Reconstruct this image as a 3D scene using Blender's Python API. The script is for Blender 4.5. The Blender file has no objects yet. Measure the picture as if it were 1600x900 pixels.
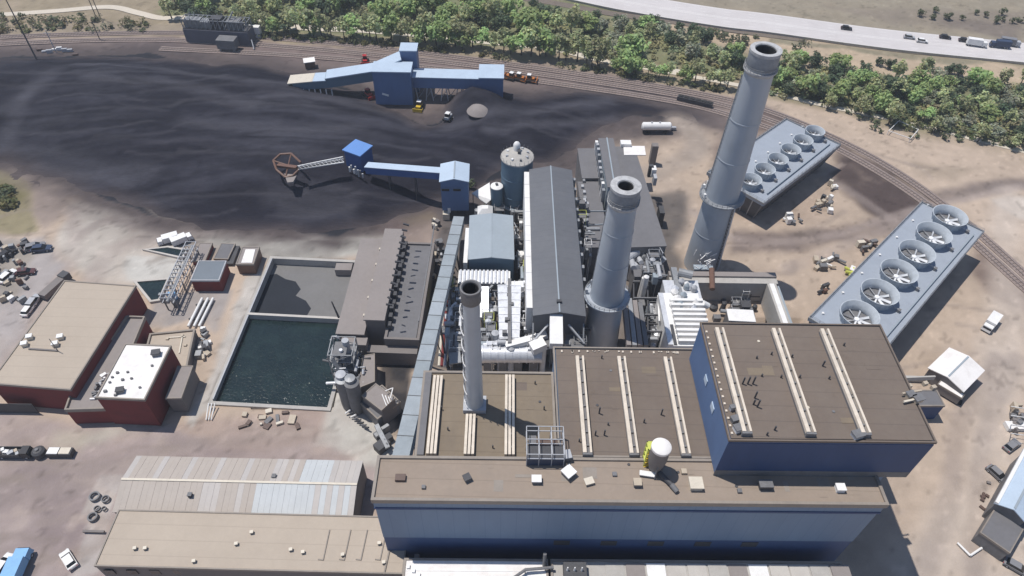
import bpy, math, random
import numpy as np
from mathutils import Vector
random.seed(7); rng = np.random.default_rng(11)
S = bpy.context.scene
# ------------------------------------------------------------------ camera, sky, sun, exposure
CAM_H, F = 150.0, 1083.0
def _n(v): v = np.array(v, float); return v/np.linalg.norm(v)
_up = -_n([-27, -1030, -F]); _y = np.array([2, 1140, -F], float); _y = _n(_y-_y.dot(_up)*_up); _x = np.cross(_y, _up)
M = np.array([_x, _y, _up])
cam = bpy.data.cameras.new("camera"); co = bpy.data.objects.new("camera", cam); S.collection.objects.link(co)
from mathutils import Matrix
mw = Matrix.Identity(4)
for i in range(3):
    for j in range(3): mw[i][j] = M[i][j]
mw[2][3] = CAM_H
co.matrix_world = mw
cam.sensor_width = 36; cam.lens = 36*F/1600; cam.clip_end = 20000; cam.clip_start = 1
S.camera = co
SUN_DIR = Vector((-.32, .16, 1.0)).normalized()
W = bpy.data.worlds.new("World"); S.world = W; W.use_nodes = True
nt = W.node_tree; bg = nt.nodes["Background"]
sky = nt.nodes.new("ShaderNodeTexSky"); sky.sky_type = 'NISHITA'; sky.sun_disc = False
sky.sun_elevation = math.asin(SUN_DIR.z); sky.sun_rotation = math.atan2(SUN_DIR.x, SUN_DIR.y)
sky.altitude = 1800; sky.air_density = 1.0; sky.dust_density = 1.2
nt.links.new(sky.outputs[0], bg.inputs[0]); bg.inputs[1].default_value = 0.12
sl = bpy.data.lights.new("sun", 'SUN'); sl.energy = 4.2; sl.angle = math.radians(0.5); sl.color = (1, .955, .9)
so = bpy.data.objects.new("sun", sl); S.collection.objects.link(so)
so.rotation_euler = SUN_DIR.to_track_quat('Z', 'Y').to_euler(); so.location = (0, 0, 400)
S.view_settings.view_transform = 'Standard'; S.view_settings.look = 'None'
S.view_settings.gamma = 1; S.view_settings.exposure = 0.0
S.cycles.max_bounces = 5; S.cycles.use_denoising = True

def P(px, py, z=0.0):
    """the place in the plant (metres, z above ground) that shows at a point of the 1600x900 photograph"""
    r = M@np.array([px-800, 450-py, -F], float); t = (z-CAM_H)/r[2]
    return Vector((t*r[0], t*r[1], z))
def rect(A, B, C, z):
    """true rectangle: A-B one edge, C on the opposite edge, all photograph points at height z"""
    a, b, c = P(*A, z), P(*B, z), P(*C, z)
    u = (b-a).normalized(); w = (c-a)-u*(c-a).dot(u)
    return ccw([a, b, b+w, a+w])
def ccw(p):
    s = sum(p[i].x*p[(i+1) % len(p)].y-p[(i+1) % len(p)].x*p[i].y for i in range(len(p)))
    return p if s > 0 else p[::-1]
def box4(x0, x1, y0, y1, z=0): return [Vector((x0, y0, z)), Vector((x1, y0, z)), Vector((x1, y1, z)), Vector((x0, y1, z))]
def grow(p, d):
    n = len(p); out = []
    for i in range(n):
        a, b, c = p[i-1], p[i], p[(i+1) % n]
        e1 = (b-a).normalized(); e2 = (c-b).normalized()
        n1 = Vector((e1.y, -e1.x, 0)); n2 = Vector((e2.y, -e2.x, 0))
        k = 1+n1.dot(n2); out.append(b+(n1+n2)*(d/max(k, .2)))
    return out
# ------------------------------------------------------------------ materials
def mat(name, col, rough=.8, var=.25, scale=.25, fine=2.5, bump=.0, metal=0.0, stain=None, stain_amt=.35, seam=None, attr=None, rnd=0.0, spec=.3, stretch=None, trans=0.0):
    m = bpy.data.materials.new(name); m.use_nodes = True; t = m.node_tree; N = t.nodes; L = t.links
    b = N["Principled BSDF"]; b.inputs["Roughness"].default_value = rough; b.inputs["Metallic"].default_value = metal
    b.inputs["Specular IOR Level"].default_value = spec
    geo = N.new("ShaderNodeNewGeometry"); pos = geo.outputs["Position"]
    if rnd or attr == 'leaf':
        tc = N.new("ShaderNodeTexCoord"); pos = tc.outputs["Object"]
    if stretch:
        mp = N.new("ShaderNodeMapping"); mp.inputs["Scale"].default_value = stretch; L.new(pos, mp.inputs[0]); spos = mp.outputs[0]
    else: spos = pos
    def noise(sc, det=4, p=spos):
        n = N.new("ShaderNodeTexNoise"); n.inputs["Scale"].default_value = sc; n.inputs["Detail"].default_value = det; n.inputs["Roughness"].default_value = .6
        L.new(p, n.inputs["Vector"]); return n.outputs["Fac"]
    def math_(op, a, c):
        n = N.new("ShaderNodeMath"); n.operation = op
        for i, v in enumerate((a, c)):
            if isinstance(v, (int, float)): n.inputs[i].default_value = v
            else: L.new(v, n.inputs[i])
        return n.outputs[0]
    def mix(f, a, c, mode='MIX'):
        n = N.new("ShaderNodeMix"); n.data_type = 'RGBA'; n.blend_type = mode
        if isinstance(f, (int, float)): n.inputs[0].default_value = f
        else: L.new(f, n.inputs[0])
        for i, v in ((6, a), (7, c)):
            if isinstance(v, tuple): n.inputs[i].default_value = (*v, 1)
            else: L.new(v, n.inputs[i])
        return n.outputs[2]
    if attr:
        a = N.new("ShaderNodeVertexColor"); a.layer_name = "col"; base = a.outputs[0]
    else: base = (col[0], col[1], col[2])
    f1 = math_('MULTIPLY', math_('SUBTRACT', noise(scale), .5), var*2.2)
    f2 = math_('MULTIPLY', math_('SUBTRACT', noise(fine, 3), .5), var*1.6)
    v = math_('ADD', math_('ADD', f1, f2), 1.0)
    cmb = N.new("ShaderNodeCombineColor")
    for i in range(3): L.new(v, cmb.inputs[i])
    c = mix(1.0, base, cmb.outputs[0], 'MULTIPLY')
    if stain:
        r = N.new("ShaderNodeMapRange"); L.new(noise(scale*1.7+.03, 6, pos), r.inputs[0])
        r.inputs[1].default_value = .48; r.inputs[2].default_value = .72; r.inputs[4].default_value = stain_amt
        c = mix(r.outputs[0], c, stain)
    if seam:   # (axis vector, spacing, width, colour)
        ax, sp, wd, sc = seam
        d = N.new("ShaderNodeVectorMath"); d.operation = 'DOT_PRODUCT'; L.new(pos, d.inputs[0]); d.inputs[1].default_value = ax
        fr = math_('FRACT', math_('DIVIDE', d.outputs["Value"], sp), 0)
        c = mix(math_('MULTIPLY', math_('LESS_THAN', fr, wd/sp), .55), c, sc)
    if rnd:
        oi = N.new("ShaderNodeObjectInfo"); h = N.new("ShaderNodeHueSaturation")
        L.new(c, h.inputs["Color"])
        L.new(math_('ADD', math_('MULTIPLY', oi.outputs["Random"], rnd), 1-rnd*.5), h.inputs["Value"])
        L.new(math_('ADD', math_('MULTIPLY', oi.outputs["Random"], rnd*.07), .5-rnd*.035), h.inputs["Hue"])
        c = h.outputs[0]
    L.new(c, b.inputs["Base Color"])
    if bump:
        bp = N.new("ShaderNodeBump"); bp.inputs["Strength"].default_value = bump; bp.inputs["Distance"].default_value = .15
        L.new(noise(fine*1.3, 5), bp.inputs["Height"]); L.new(bp.outputs[0], b.inputs["Normal"])
    if trans:
        tl = N.new("ShaderNodeBsdfTranslucent"); L.new(c, tl.inputs[0]); ms = N.new("ShaderNodeMixShader"); ms.inputs[0].default_value = trans
        L.new(b.outputs[0], ms.inputs[1]); L.new(tl.outputs[0], ms.inputs[2]); L.new(ms.outputs[0], N["Material Output"].inputs[0])
    return m
m = {}
m['ground'] = mat('dirt_ground', None, .95, .12, .09, 2.4, .6, attr='col', spec=.1)
m['coal'] = mat('coal', None, .9, .42, .09, 1.3, 1.0, attr='col', spec=.08, stretch=(.35, 1.6, 1))
m['brown_roof'] = mat('brown_roof_membrane', (.215, .175, .13), .95, .13, .07, .9, .15, stain=(.17, .14, .11), stain_amt=.5, spec=.1, seam=((.02, 1, 0), 3.3, .16, (0.15, 0.12, 0.09)))
m['brown_roof2'] = mat('pale_brown_roof_membrane', (.305, .248, .20), .95, .11, .09, 1.1, .12, stain=(.245, .205, .17), stain_amt=.5, spec=.1, seam=((.02, 1, 0), 3.3, .16, (0.22, 0.18, 0.145)))
m['grey_brown_roof'] = mat('dark_brown_roof_membrane', (.17, .138, .115), .95, .13, .07, .9, .15, stain=(.195, .163, .135), stain_amt=.5, spec=.1, seam=((.02, 1, 0), 3.3, .16, (0.115, 0.097, 0.085)))
m['tan_roof'] = mat('tan_roof_gravel', (.44, .375, .305), .95, .08, .06, 1.4, .12, stain=(.38, .32, .26), stain_amt=.4, spec=.1, seam=((.02, 1, 0), 3.3, .16, (0.35, 0.295, 0.24)))
m['coping'] = mat('metal_coping', (.27, .235, .20), .6, .2, .3, 3, stain=(.2, .18, .17))
m['kerb_white'] = mat('cream_vent_metal', (.66, .58, .48), .6, .18, .4, 3, stain=(.45, .38, .3), stain_amt=.4)
m['blue_wall'] = mat('blue_siding', (.155, .225, .33), .55, .12, .05, .5, stain=(.145, .22, .34), stain_amt=.35, seam=((1, 0, 0), 3.0, .12, (.10, .16, .26)), stretch=(1, 1, .25))
m['navy_wall'] = mat('navy_siding', (.024, .06, .16), .55, .14, .05, .6, stain=(.028, .05, .11), stain_amt=.4, seam=((1, 0, 0), 3.0, .08, (.022, .052, .14)), stretch=(1, 1, .25))
m['deep_blue'] = mat('deep_blue_siding', (.095, .165, .315), .5, .12, .08, .6, stain=(.085, .135, .25), stain_amt=.4, stretch=(1, 1, .3))
m['bright_blue'] = mat('bright_blue_siding', (.045, .105, .28), .5, .12, .1, .8)
m['bright_blue_roof'] = mat('bright_blue_roof', (.13, .27, .58), .5, .1, .2, 2)
m['pale_blue_roof'] = mat('pale_blue_roof_metal', (.45, .54, .64), .45, .10, .15, 1.5, stain=(.38, .45, .53), stain_amt=.35)
m['slate_blue'] = mat('slate_blue_siding', (.10, .165, .225), .55, .15, .1, .8, stain=(.07, .11, .15))
m['grey_roof'] = mat('grey_metal_roof', (.125, .13, .142), .6, .12, .08, .8, stain=(.16, .163, .172), stain_amt=.45, seam=((0, 1, 0), 2.2, .07, (.065, .07, .08)))
m['grey_roof2'] = mat('weathered_grey_roof', (.155, .152, .158), .75, .15, .12, 1.0, .1, stain=(.19, .185, .19), stain_amt=.45)
m['pale_grey_roof'] = mat('pale_grey_roof', (.31, .355, .39), .55, .1, .12, 1.2, stain=(.27, .31, .34))
m['taupe_roof'] = mat('taupe_roof', (.27, .24, .225), .85, .12, .1, 1.2, .1, stain=(.19, .17, .16), stain_amt=.4)
m['taupe_wall'] = mat('taupe_wall', (.20, .18, .17), .85, .15, .1, 1.2)
m['gallery'] = mat('grey_blue_gallery_steel', (.315, .35, .375), .55, .16, .2, 1.2, stain=(.235, .265, .285), stain_amt=.5, rnd=.25)
m['steel'] = mat('grey_steel', (.30, .31, .32), .5, .25, .4, 3, metal=.25, stain=(.17, .16, .15))
m['dark_steel'] = mat('dark_steel', (.07, .07, .075), .6, .3, .4, 3)
m['mid_steel'] = mat('weathered_steel', (.17, .17, .175), .6, .3, .4, 3, stain=(.12, .1, .09))
m['alu'] = mat('aluminium_cladding', (.74, .75, .77), .38, .16, .5, 3, metal=.35, stain=(.45, .45, .46), stain_amt=.5)
m['white_metal'] = mat('white_painted_metal', (.78, .77, .75), .5, .08, .3, 3, stain=(.6, .57, .53), stain_amt=.4)
m['white_roof'] = mat('white_roof_membrane', (.80, .77, .74), .7, .06, .2, 2, .05, stain=(.58, .54, .51), stain_amt=.5)
m['concrete'] = mat('concrete', (.42, .40, .37), .9, .15, .15, 1.5, .15, stain=(.30, .28, .26), stain_amt=.5)
m['pale_concrete'] = mat('pale_concrete', (.50, .47, .43), .9, .12, .12, 1.5, .1, stain=(.40, .37, .34), stain_amt=.5)
m['stack'] = mat('stack_steel', (.425, .46, .50), .42, .10, .08, .7, metal=.15, stain=(.33, .355, .385), stain_amt=.45, stretch=(1, 1, .12))
m['stack_band'] = mat('stack_sooty_band', (.265, .28, .30), .6, .25, .3, 2, stain=(.18, .185, .195))
m['stack_rim'] = mat('stack_rim', (.45, .45, .45), .6, .25, .4, 3, stain=(.22, .22, .22), stain_amt=.6)
m['soot'] = mat('soot', (.035, .034, .034), .95, .3, .5, 3)
m['tower_deck'] = mat('cooling_tower_deck', (.315, .35, .40), .7, .09, .12, 1.4, stain=(.26, .29, .335), stain_amt=.45)
m['tower_side'] = mat('cooling_tower_louvre', (.085, .09, .10), .7, .2, .2, 1.5, stain=(.05, .05, .055))
m['fan_stack'] = mat('fan_stack_fibreglass', (.48, .515, .545), .55, .13, .25, 2, stain=(.30, .33, .35), stain_amt=.5)
m['fan_blade'] = mat('fan_blade_white', (.80, .81, .82), .5, .1, .5, 3)
m['red_wall'] = mat('red_brick_wall', (.19, .04, .038), .9, .16, .2, 2.5, .1, stain=(.12, .04, .035), stain_amt=.4)
m['dark_glass'] = mat('dark_glass', (.015, .017, .02), .15, .1, 1, 4, spec=.5)
m['silt'] = mat('grey_silt', (.185, .18, .175), .9, .12, .12, .9, .1, stain=(.15, .145, .14), stain_amt=.4)
m['wet_silt'] = mat('wet_silt', (.032, .036, .044), .95, .15, .2, 1.4, .05, spec=.05)
m['rail_bed'] = mat('rail_ballast', (.27, .215, .19), .95, .25, .2, 2.2, .3, stain=(.19, .15, .135), stain_amt=.6)
m['rail'] = mat('rusty_rail', (.30, .25, .23), .5, .2, .5, 3)
m['sleeper'] = mat('timber_sleeper', (.19, .152, .135), .9, .3, .6, 3)
m['road'] = mat('pale_concrete_road', (.56, .53, .52), .9, .09, .05, .6, .05, stain=(.47, .44, .43), stain_amt=.5, stretch=(.2, 1, 1))
m['paint_white'] = mat('road_paint', (.75, .73, .7), .8, .1, 1, 4)
m['gravel_path'] = mat('pale_gravel_path', (.58, .52, .43), .95, .12, .1, 1.2, .1)
m['bark'] = mat('bark', (.10, .08, .065), .95, .3, .8, 4, .2)
m['leaf_pale'] = mat('leaves_pale_olive', None, .7, .25, .6, 3, attr='leaf', rnd=.4, trans=.4)
m['leaf_mid'] = m['leaf_pale']; m['leaf_dark'] = m['leaf_pale']
m['tyre'] = mat('tyre_rubber', (.025, .025, .025), .9, .2, 1, 4)
for k, c in dict(white=(.78, .77, .75), black=(.03, .03, .034), navy=(.04, .06, .11), silver=(.42, .43, .45), maroon=(.09, .035, .04), yellow=(.62, .42, .04), orange=(.45, .16, .04), red=(.40, .03, .03), blue=(.20, .42, .68), grey=(.22, .22, .23), tan=(.47, .40, .31), brown=(.12, .08, .065), lime=(.55, .58, .12), rust=(.16, .09, .065), green=(.05, .10, .07), cream=(.62, .56, .46)).items():
    m[k] = mat(k+'_paint', c, .45, .1, .5, 3, stain=tuple(x*.75 for x in c), stain_amt=.4)
def water(name, c):
    w = mat(name, c, .12, .2, .1, .8, 0, spec=.5, stain=(c[0]*2.2, c[1]*2, c[2]*1.7), stain_amt=.5)
    t = w.node_tree; n = t.nodes.new("ShaderNodeTexNoise"); n.inputs["Scale"].default_value = 1.6; n.inputs["Detail"].default_value = 5
    g = t.nodes.new("ShaderNodeNewGeometry"); t.links.new(g.outputs["Position"], n.inputs[0])
    b = t.nodes.new("ShaderNodeBump"); b.inputs["Strength"].default_value = .5; b.inputs["Distance"].default_value = .25
    t.links.new(n.outputs[0], b.inputs["Height"]); t.links.new(b.outputs[0], t.nodes["Principled BSDF"].inputs["Normal"]); return w
m['water'] = water('pond_water', (.011, .022, .023))
# ------------------------------------------------------------------ mesh helpers
OFF = {}
class MB:
    def __init__(s): s.v = []; s.f = []
    def add(s, vs, fs):
        o = len(s.v); s.v += [tuple(v) for v in vs]; s.f += [tuple(i+o for i in f) for f in fs]; return s
    def prism(s, poly, z0, z1, top=None):
        n = len(poly); tp = top or poly
        vs = [(p.x, p.y, z0) for p in poly]+[(p.x, p.y, z1) for p in tp]
        return s.add(vs, [tuple(range(n))[::-1], tuple(range(n, 2*n))]+[(i, (i+1) % n, n+(i+1) % n, n+i) for i in range(n)])
    def box(s, x0, x1, y0, y1, z0, z1): return s.prism(box4(min(x0, x1), max(x0, x1), min(y0, y1), max(y0, y1)), z0, z1)
    def obox(s, c, lx, ly, z0, z1, rot=0):
        u = Vector((math.cos(rot), math.sin(rot), 0)); w = Vector((-u.y, u.x, 0)); c = Vector((c[0], c[1], 0))
        return s.prism([c-u*lx/2-w*ly/2, c+u*lx/2-w*ly/2, c+u*lx/2+w*ly/2, c-u*lx/2+w*ly/2], z0, z1)
    def ring(s, poly, t, z0, z1):
        n = len(poly); q = grow(poly, -t)
        vs = [(p.x, p.y, z) for z in (z0, z1) for p in poly]+[(p.x, p.y, z) for z in (z0, z1) for p in q]
        f = []
        for i in range(n):
            j = (i+1) % n
            f += [(i, j, n+j, n+i), (2*n+j, 2*n+i, 3*n+i, 3*n+j), (n+i, n+j, 3*n+j, 3*n+i), (j, i, 2*n+i, 2*n+j)]
        return s.add(vs, f)
    def bar(s, p, q, w, h=None, up=None):
        p, q = Vector(p), Vector(q); h = h or w; d = (q-p).normalized()
        up = Vector(up) if up else (Vector((0, 0, 1)) if abs(d.z) < .95 else Vector((1, 0, 0)))
        r = d.cross(up).normalized(); u = r.cross(d)
        c = [(-1, -1), (1, -1), (1, 1), (-1, 1)]
        vs = [p+r*(a*w/2)+u*(b*h/2) for a, b in c]+[q+r*(a*w/2)+u*(b*h/2) for a, b in c]
        return s.add(vs, [(3, 2, 1, 0), (4, 5, 6, 7)]+[(i, (i+1) % 4, 4+(i+1) % 4, 4+i) for i in range(4)][::1])
    def tube(s, p, q, r0, r1=None, n=12, cap=True):
        p, q = Vector(p), Vector(q); r1 = r0 if r1 is None else r1; d = (q-p).normalized()
        a = d.cross(Vector((0, 0, 1)) if abs(d.z) < .95 else Vector((1, 0, 0))).normalized(); b = d.cross(a)
        vs = []
        for c, r in ((p, r0), (q, r1)):
            for i in range(n):
                t = 2*math.pi*i/n; vs.append(c+a*(r*math.cos(t))+b*(r*math.sin(t)))
        fs = [(i, (i+1) % n, n+(i+1) % n, n+i) for i in range(n)]
        if cap: fs += [tuple(range(n))[::-1], tuple(range(n, 2*n))]
        return s.add(vs, fs)
    def lathe(s, prof, c, n=32, closed=False):
        vs = []
        for r, z in prof:
            for i in range(n):
                t = 2*math.pi*i/n; vs.append((c[0]+r*math.cos(t), c[1]+r*math.sin(t), z))
        fs = []
        for k in range(len(prof)-1):
            for i in range(n):
                j = (i+1) % n; fs.append((k*n+i, k*n+j, (k+1)*n+j, (k+1)*n+i))
        if prof[0][0] > 1e-6 and closed: fs.append(tuple(range(n))[::-1])
        if closed: fs.append(tuple(range((len(prof)-1)*n, len(prof)*n)))
        return s.add(vs, fs)
    def gable(s, a, b, c, d, ze, zr, over=0.0, t=.25):
        """roof over rectangle a,b,c,d (vectors); ridge runs along a->b direction; a-b and d-c are the eaves"""
        m0, m1 = (a+d)/2, (b+c)/2
        lo = lambda p, z: (p.x, p.y, z)
        vs = [lo(a, ze), lo(b, ze), lo(c, ze), lo(d, ze), lo(m0, zr), lo(m1, zr)]
        vs += [(x, y, z-t) for x, y, z in vs]
        return s.add(vs, [(0, 1, 5, 4), (2, 3, 4, 5), (7, 6, 10, 11), (9, 8, 11, 10), (0, 6, 7, 1), (2, 8, 9, 3), (0, 4, 10, 6), (4, 3, 9, 10), (1, 7, 11, 5), (5, 11, 8, 2)])
    def build(s, name, material, parent=None, smooth=False):
        off = OFF.get(parent.name, Vector((0, 0, 0))) if parent else Vector((0, 0, 0))
        me = bpy.data.meshes.new(name)
        me.from_pydata([(v[0]-off.x, v[1]-off.y, v[2]-off.z) for v in s.v], [], s.f)
        me.materials.append(m[material] if isinstance(material, str) else material)
        import bmesh
        bm = bmesh.new(); bm.from_mesh(me); bmesh.ops.recalc_face_normals(bm, faces=bm.faces); bm.to_mesh(me); bm.free()
        if smooth: me.polygons.foreach_set("use_smooth", [True]*len(me.polygons))
        o = bpy.data.objects.new(name, me); S.collection.objects.link(o)
        if smooth:
            try: me.set_sharp_from_angle(angle=math.radians(40))
            except Exception: pass
        if parent: o.parent = parent; OFF[o.name] = off
        return o
def thing(name, label, cat, loc=(0, 0, 0), group=None, rot=0):
    o = bpy.data.objects.new(name, None); S.collection.objects.link(o); o.location = loc; o.rotation_euler.z = rot
    o['label'] = label; o['category'] = cat
    if group: o['group'] = group
    o.empty_display_size = 1; OFF[o.name] = Vector(loc); return o
def proto(name, label, cat, group=None): return thing(name, label, cat, (0, 0, 0), group)
def kind(o, k): o['kind'] = k; return o
def lab(o, l): o['label'] = l; return o
def dup(root, loc, rot=0, label=None, group=None, scale=None, matl=None):
    r = root.copy(); S.collection.objects.link(r); r.location = loc; r.rotation_euler.z = rot
    if label: r['label'] = label
    if group: r['group'] = group
    if scale: r.scale = scale
    for ch in list(root.children):
        c = ch.copy(); S.collection.objects.link(c); c.parent = r
        if matl and c.name.split('.')[0] in matl: c.material_slots[0].link = 'OBJECT'; c.material_slots[0].material = m[matl[c.name.split('.')[0]]]
        for g in ch.children:
            d = g.copy(); S.collection.objects.link(d); d.parent = c
    return r
def cen(p): return sum(p, Vector((0, 0, 0)))/len(p)
def flat(name, label, cat, poly, zt, wall, roof, z0=0.0, coping='coping', par=.5, cw=.45, group=None):
    """flat roofed building: walls, roof slab lying inside a raised coping"""
    c = cen(poly); r = thing(name, label, cat, (c.x, c.y, z0), group)
    MB().prism(poly, z0, zt-.2).build('wall', wall, r)
    MB().prism(grow(poly, -.12), zt-.197, zt).build('roof', roof, r)
    if coping: MB().ring(grow(poly, .12), cw, zt-.5, zt+par).build('coping', coping, r)
    return r
def gabled(name, label, cat, poly, ze, zr, wall, roof, z0=0.0, over=.4, flip=False, group=None):
    p = poly[1:]+poly[:1] if flip else poly
    c = cen(p); r = thing(name, label, cat, (c.x, c.y, z0), group)
    a, b, cc, d = p; w = MB().prism(p, z0, ze-.3)
    m0, m1 = (a+d)/2, (b+cc)/2
    w.add([(a.x, a.y, ze-.3), (d.x, d.y, ze-.3), (m0.x, m0.y, zr-.3)], [(0, 1, 2)]); w.add([(b.x, b.y, ze-.3), (cc.x, cc.y, ze-.3), (m1.x, m1.y, zr-.3)], [(0, 2, 1)])
    w.build('wall', wall, r)
    q = grow(p, over); MB().gable(*q, ze, zr).build('roof', roof, r)
    MB().bar((m0.x, m0.y, zr+.03), (m1.x, m1.y, zr+.03), .5, .12).build('ridge_cap', 'coping', r)
    return r
# ------------------------------------------------------------------ ground: one sheet painted by kind of soil, plus one patch of painted shade
def fbm(x, y, seed, oct=4):
    r = np.random.default_rng(seed); out = np.zeros_like(x, dtype=float); amp = .5; f = 1.0
    for _ in range(oct):
        g = r.random((97, 97)); X = x*f; Y = y*f
        xi = np.floor(X).astype(int); yi = np.floor(Y).astype(int); u = X-xi; v = Y-yi; u = u*u*(3-2*u); v = v*v*(3-2*v)
        a = g[xi % 97, yi % 97]; b = g[(xi+1) % 97, yi % 97]; c = g[xi % 97, (yi+1) % 97]; d = g[(xi+1) % 97, (yi+1) % 97]
        out += amp*((a*(1-u)+b*u)*(1-v)+(c*(1-u)+d*u)*v-.5); amp *= .5; f *= 2.03
    return out*2
def sdf(poly, x, y):
    """signed distance, positive inside"""
    p = np.array(poly); d = np.full(x.shape, 1e18); ins = np.zeros(x.shape, bool)
    for i in range(len(p)):
        a = p[i]; b = p[(i+1) % len(p)]; e = b-a; L = e.dot(e)+1e-9
        t = np.clip(((x-a[0])*e[0]+(y-a[1])*e[1])/L, 0, 1)
        d = np.minimum(d, (x-a[0]-t*e[0])**2+(y-a[1]-t*e[1])**2)
        c = ((a[1] > y) != (b[1] > y)); xs = a[0]+(y-a[1])*(b[0]-a[0])/(b[1]-a[1]+1e-12); ins ^= c & (x < xs)
    d = np.sqrt(d); return np.where(ins, d, -d)
def ldist(line, x, y):
    p = np.array(line); d = np.full(x.shape, 1e18)
    for i in range(len(p)-1):
        a = p[i]; b = p[i+1]; e = b-a; L = e.dot(e)+1e-9; t = np.clip(((x-a[0])*e[0]+(y-a[1])*e[1])/L, 0, 1)
        d = np.minimum(d, (x-a[0]-t*e[0])**2+(y-a[1]-t*e[1])**2)
    return np.sqrt(d)
def px(pts, z=0): return [tuple(P(*p, z))[:2] for p in pts]
def smooth(pts, n=8):
    p = [np.array(q, float) for q in pts]; p = [2*p[0]-p[1]]+p+[2*p[-1]-p[-2]]; out = []
    for i in range(1, len(p)-2):
        for k in range(n):
            t = k/n; a, b, c, d = p[i-1:i+3]
            out.append(.5*((2*b)+(-a+c)*t+(2*a-5*b+4*c-d)*t*t+(-a+3*b-3*c+d)*t**3))
    out.append(p[-2]); return [tuple(q) for q in out]
COAL = px([(-260, 120), (-150, 96), (0, 88), (100, 86), (220, 80), (330, 96), (420, 101), (505, 114), (560, 140), (640, 178), (668, 188), (686, 172), (704, 150), (775, 138), (830, 146), (900, 140), (1000, 150), (1085, 168), (1095, 186), (1060, 186), (1000, 186), (945, 205), (905, 228), (880, 262), (800, 262), (750, 300), (700, 322), (655, 338), (600, 358), (520, 374), (420, 368), (330, 360), (245, 346), (175, 326), (110, 300), (50, 272), (0, 255), (-150, 250), (-300, 240)])
HAUL = smooth(px([(905, 330), (960, 285), (1040, 262), (1088, 235), (1082, 205), (1058, 190)]))
POND = rect((425, 404), (331, 629), (578, 404), 0.0)
PIT = box4(62.5, 86, 105, 131)
gx = np.concatenate([-np.geomspace(9000, 275, 16), np.arange(-270, 270.1, 1.0), np.geomspace(275, 9000, 16)])
gy = np.concatenate([-np.geomspace(3000, 60, 10), [-20, 0, 20], np.arange(35, 375.1, 1.0), np.geomspace(380, 12000, 18)])
X, Y = np.meshgrid(gx, gy); x = X.ravel(); y = Y.ravel()
wx = x+6*fbm(x/22, y/22, 1); wy = y+6*fbm(x/22, y/22, 2)
col = np.tile(np.array([.425, .338, .265]), (len(x), 1))
big = fbm(x/60, y/60, 3)[:, None]; col *= 1+.22*big
def paint(poly, c, f=6, op=1.0, warp=1.0, seed=5, br=.25):
    global col
    d = sdf(poly, x+(wx-x)*warp, y+(wy-y)*warp); a = np.clip(d/f+.5, 0, 1); a = a*a*(3-2*a)*op
    a = a*np.clip(1+br*2*fbm(x/9, y/9, seed), 0, 1); a = np.clip(a, 0, 1)[:, None]
    col = col*(1-a)+np.array(c)*a
def streak(line, c, w=3, op=.7, seed=8, warp=.5):
    global col
    d = ldist(line, x+(wx-x)*warp*.4, y+(wy-y)*warp*.4); a = np.clip(1.3-d/w, 0, 1); a = (a*a*(3-2*a)*op*np.clip(.85+.8*fbm(x/12, y/12, seed), 0, 1))[:, None]
    col = col*(1-a)+np.array(c)*a
far = [(-9000, 9000), (9000, 9000), (9000, 330), *px([(1600, 95), (1400, 70), (1200, 40), (1000, 10), (900, -10)]), (-9000, 420)]
paint(px([(-400, 60), (0, 60), (250, 60), (420, 62), (620, 78), (850, 105), (1100, 140), (1250, 165), (1600, 245), (1900, 330), (1900, -60), (-400, -60)]), (.285, .235, .165), 5)       # river side grass
paint(far, (.27, .235, .18), 8)
paint(px([(0, 40), (300, 40), (300, 55), (0, 58)]), (.27, .225, .17), 6)
paint(px([(1130, 25), (1250, 50), (1600, 110), (1700, 150), (1350, 118), (1230, 88), (1100, 62), (950, 38), (850, 18)]), (.43, .34, .245), 5)   # sandy strip below highway
paint(px([(1205, 60), (1400, 78), (1600, 97), (1700, 100), (1700, 118), (1500, 98), (1350, 82), (1200, 66)]), (.25, .22, .155), 3)
paint(px([(900, 50), (960, 52), (960, 72), (890, 66)]), (.27, .19, .135), 3); paint(px([(1010, 78), (1060, 82), (1070, 102), (1015, 98)]), (.30, .21, .15), 3)
paint(px([(1290, 150), (1430, 165), (1420, 178), (1370, 178)]), (.30, .21, .155), 4); paint(px([(1520, 170), (1570, 172), (1560, 190), (1510, 185)]), (.27, .18, .13), 3)
paint(px([(1290, 12), (1600, 20), (1600, 55), (1400, 38)]), (.235, .20, .16), 8); paint(px([(1450, 26), (1600, 38), (1600, 66), (1500, 50)]), (.19, .16, .135), 8)
paint(px([(300, -5), (900, -5), (1000, 30), (1180, 90), (1180, 118), (1000, 96), (800, 72), (560, 56), (330, 42), (240, 20)]), (.14, .165, .08), 8, .8)   # undergrowth
paint(px([(1200, 105), (1330, 118), (1620, 130), (1700, 240), (1600, 232), (1450, 195), (1330, 172), (1210, 150)]), (.15, .16, .085), 8, .8)
# dusty rail zone
paint(px([(-300, 62), (0, 62), (280, 62), (500, 66), (800, 95), (1000, 122), (1180, 158), (1240, 190), (1130, 200), (1000, 185), (760, 190), (560, 150), (300, 105), (-300, 110)]), (.215, .170, .152), 5)
paint(px([(180, 60), (420, 62), (700, 88), (950, 120), (1100, 150), (1080, 160), (800, 130), (520, 95), (180, 85)]), (.165, .128, .12), 5, .8)
paint(px([(-200, 95), (0, 80), (260, 72), (430, 88), (540, 108), (660, 170), (760, 170), (840, 140), (960, 132), (1090, 150), (1120, 195), (1060, 215), (960, 235), (925, 290), (800, 320), (700, 355), (640, 380), (500, 384), (330, 372), (240, 350), (110, 300), (-200, 262)]), (.085, .072, .073), 16, .95)
paint(COAL, (.026, .027, .033), 7, 1, 1, 5, .05)
paint(px([(20, 265), (60, 275), (105, 300), (100, 330), (60, 365), (45, 340), (45, 300)]), (.29, .235, .2), 4)
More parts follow.
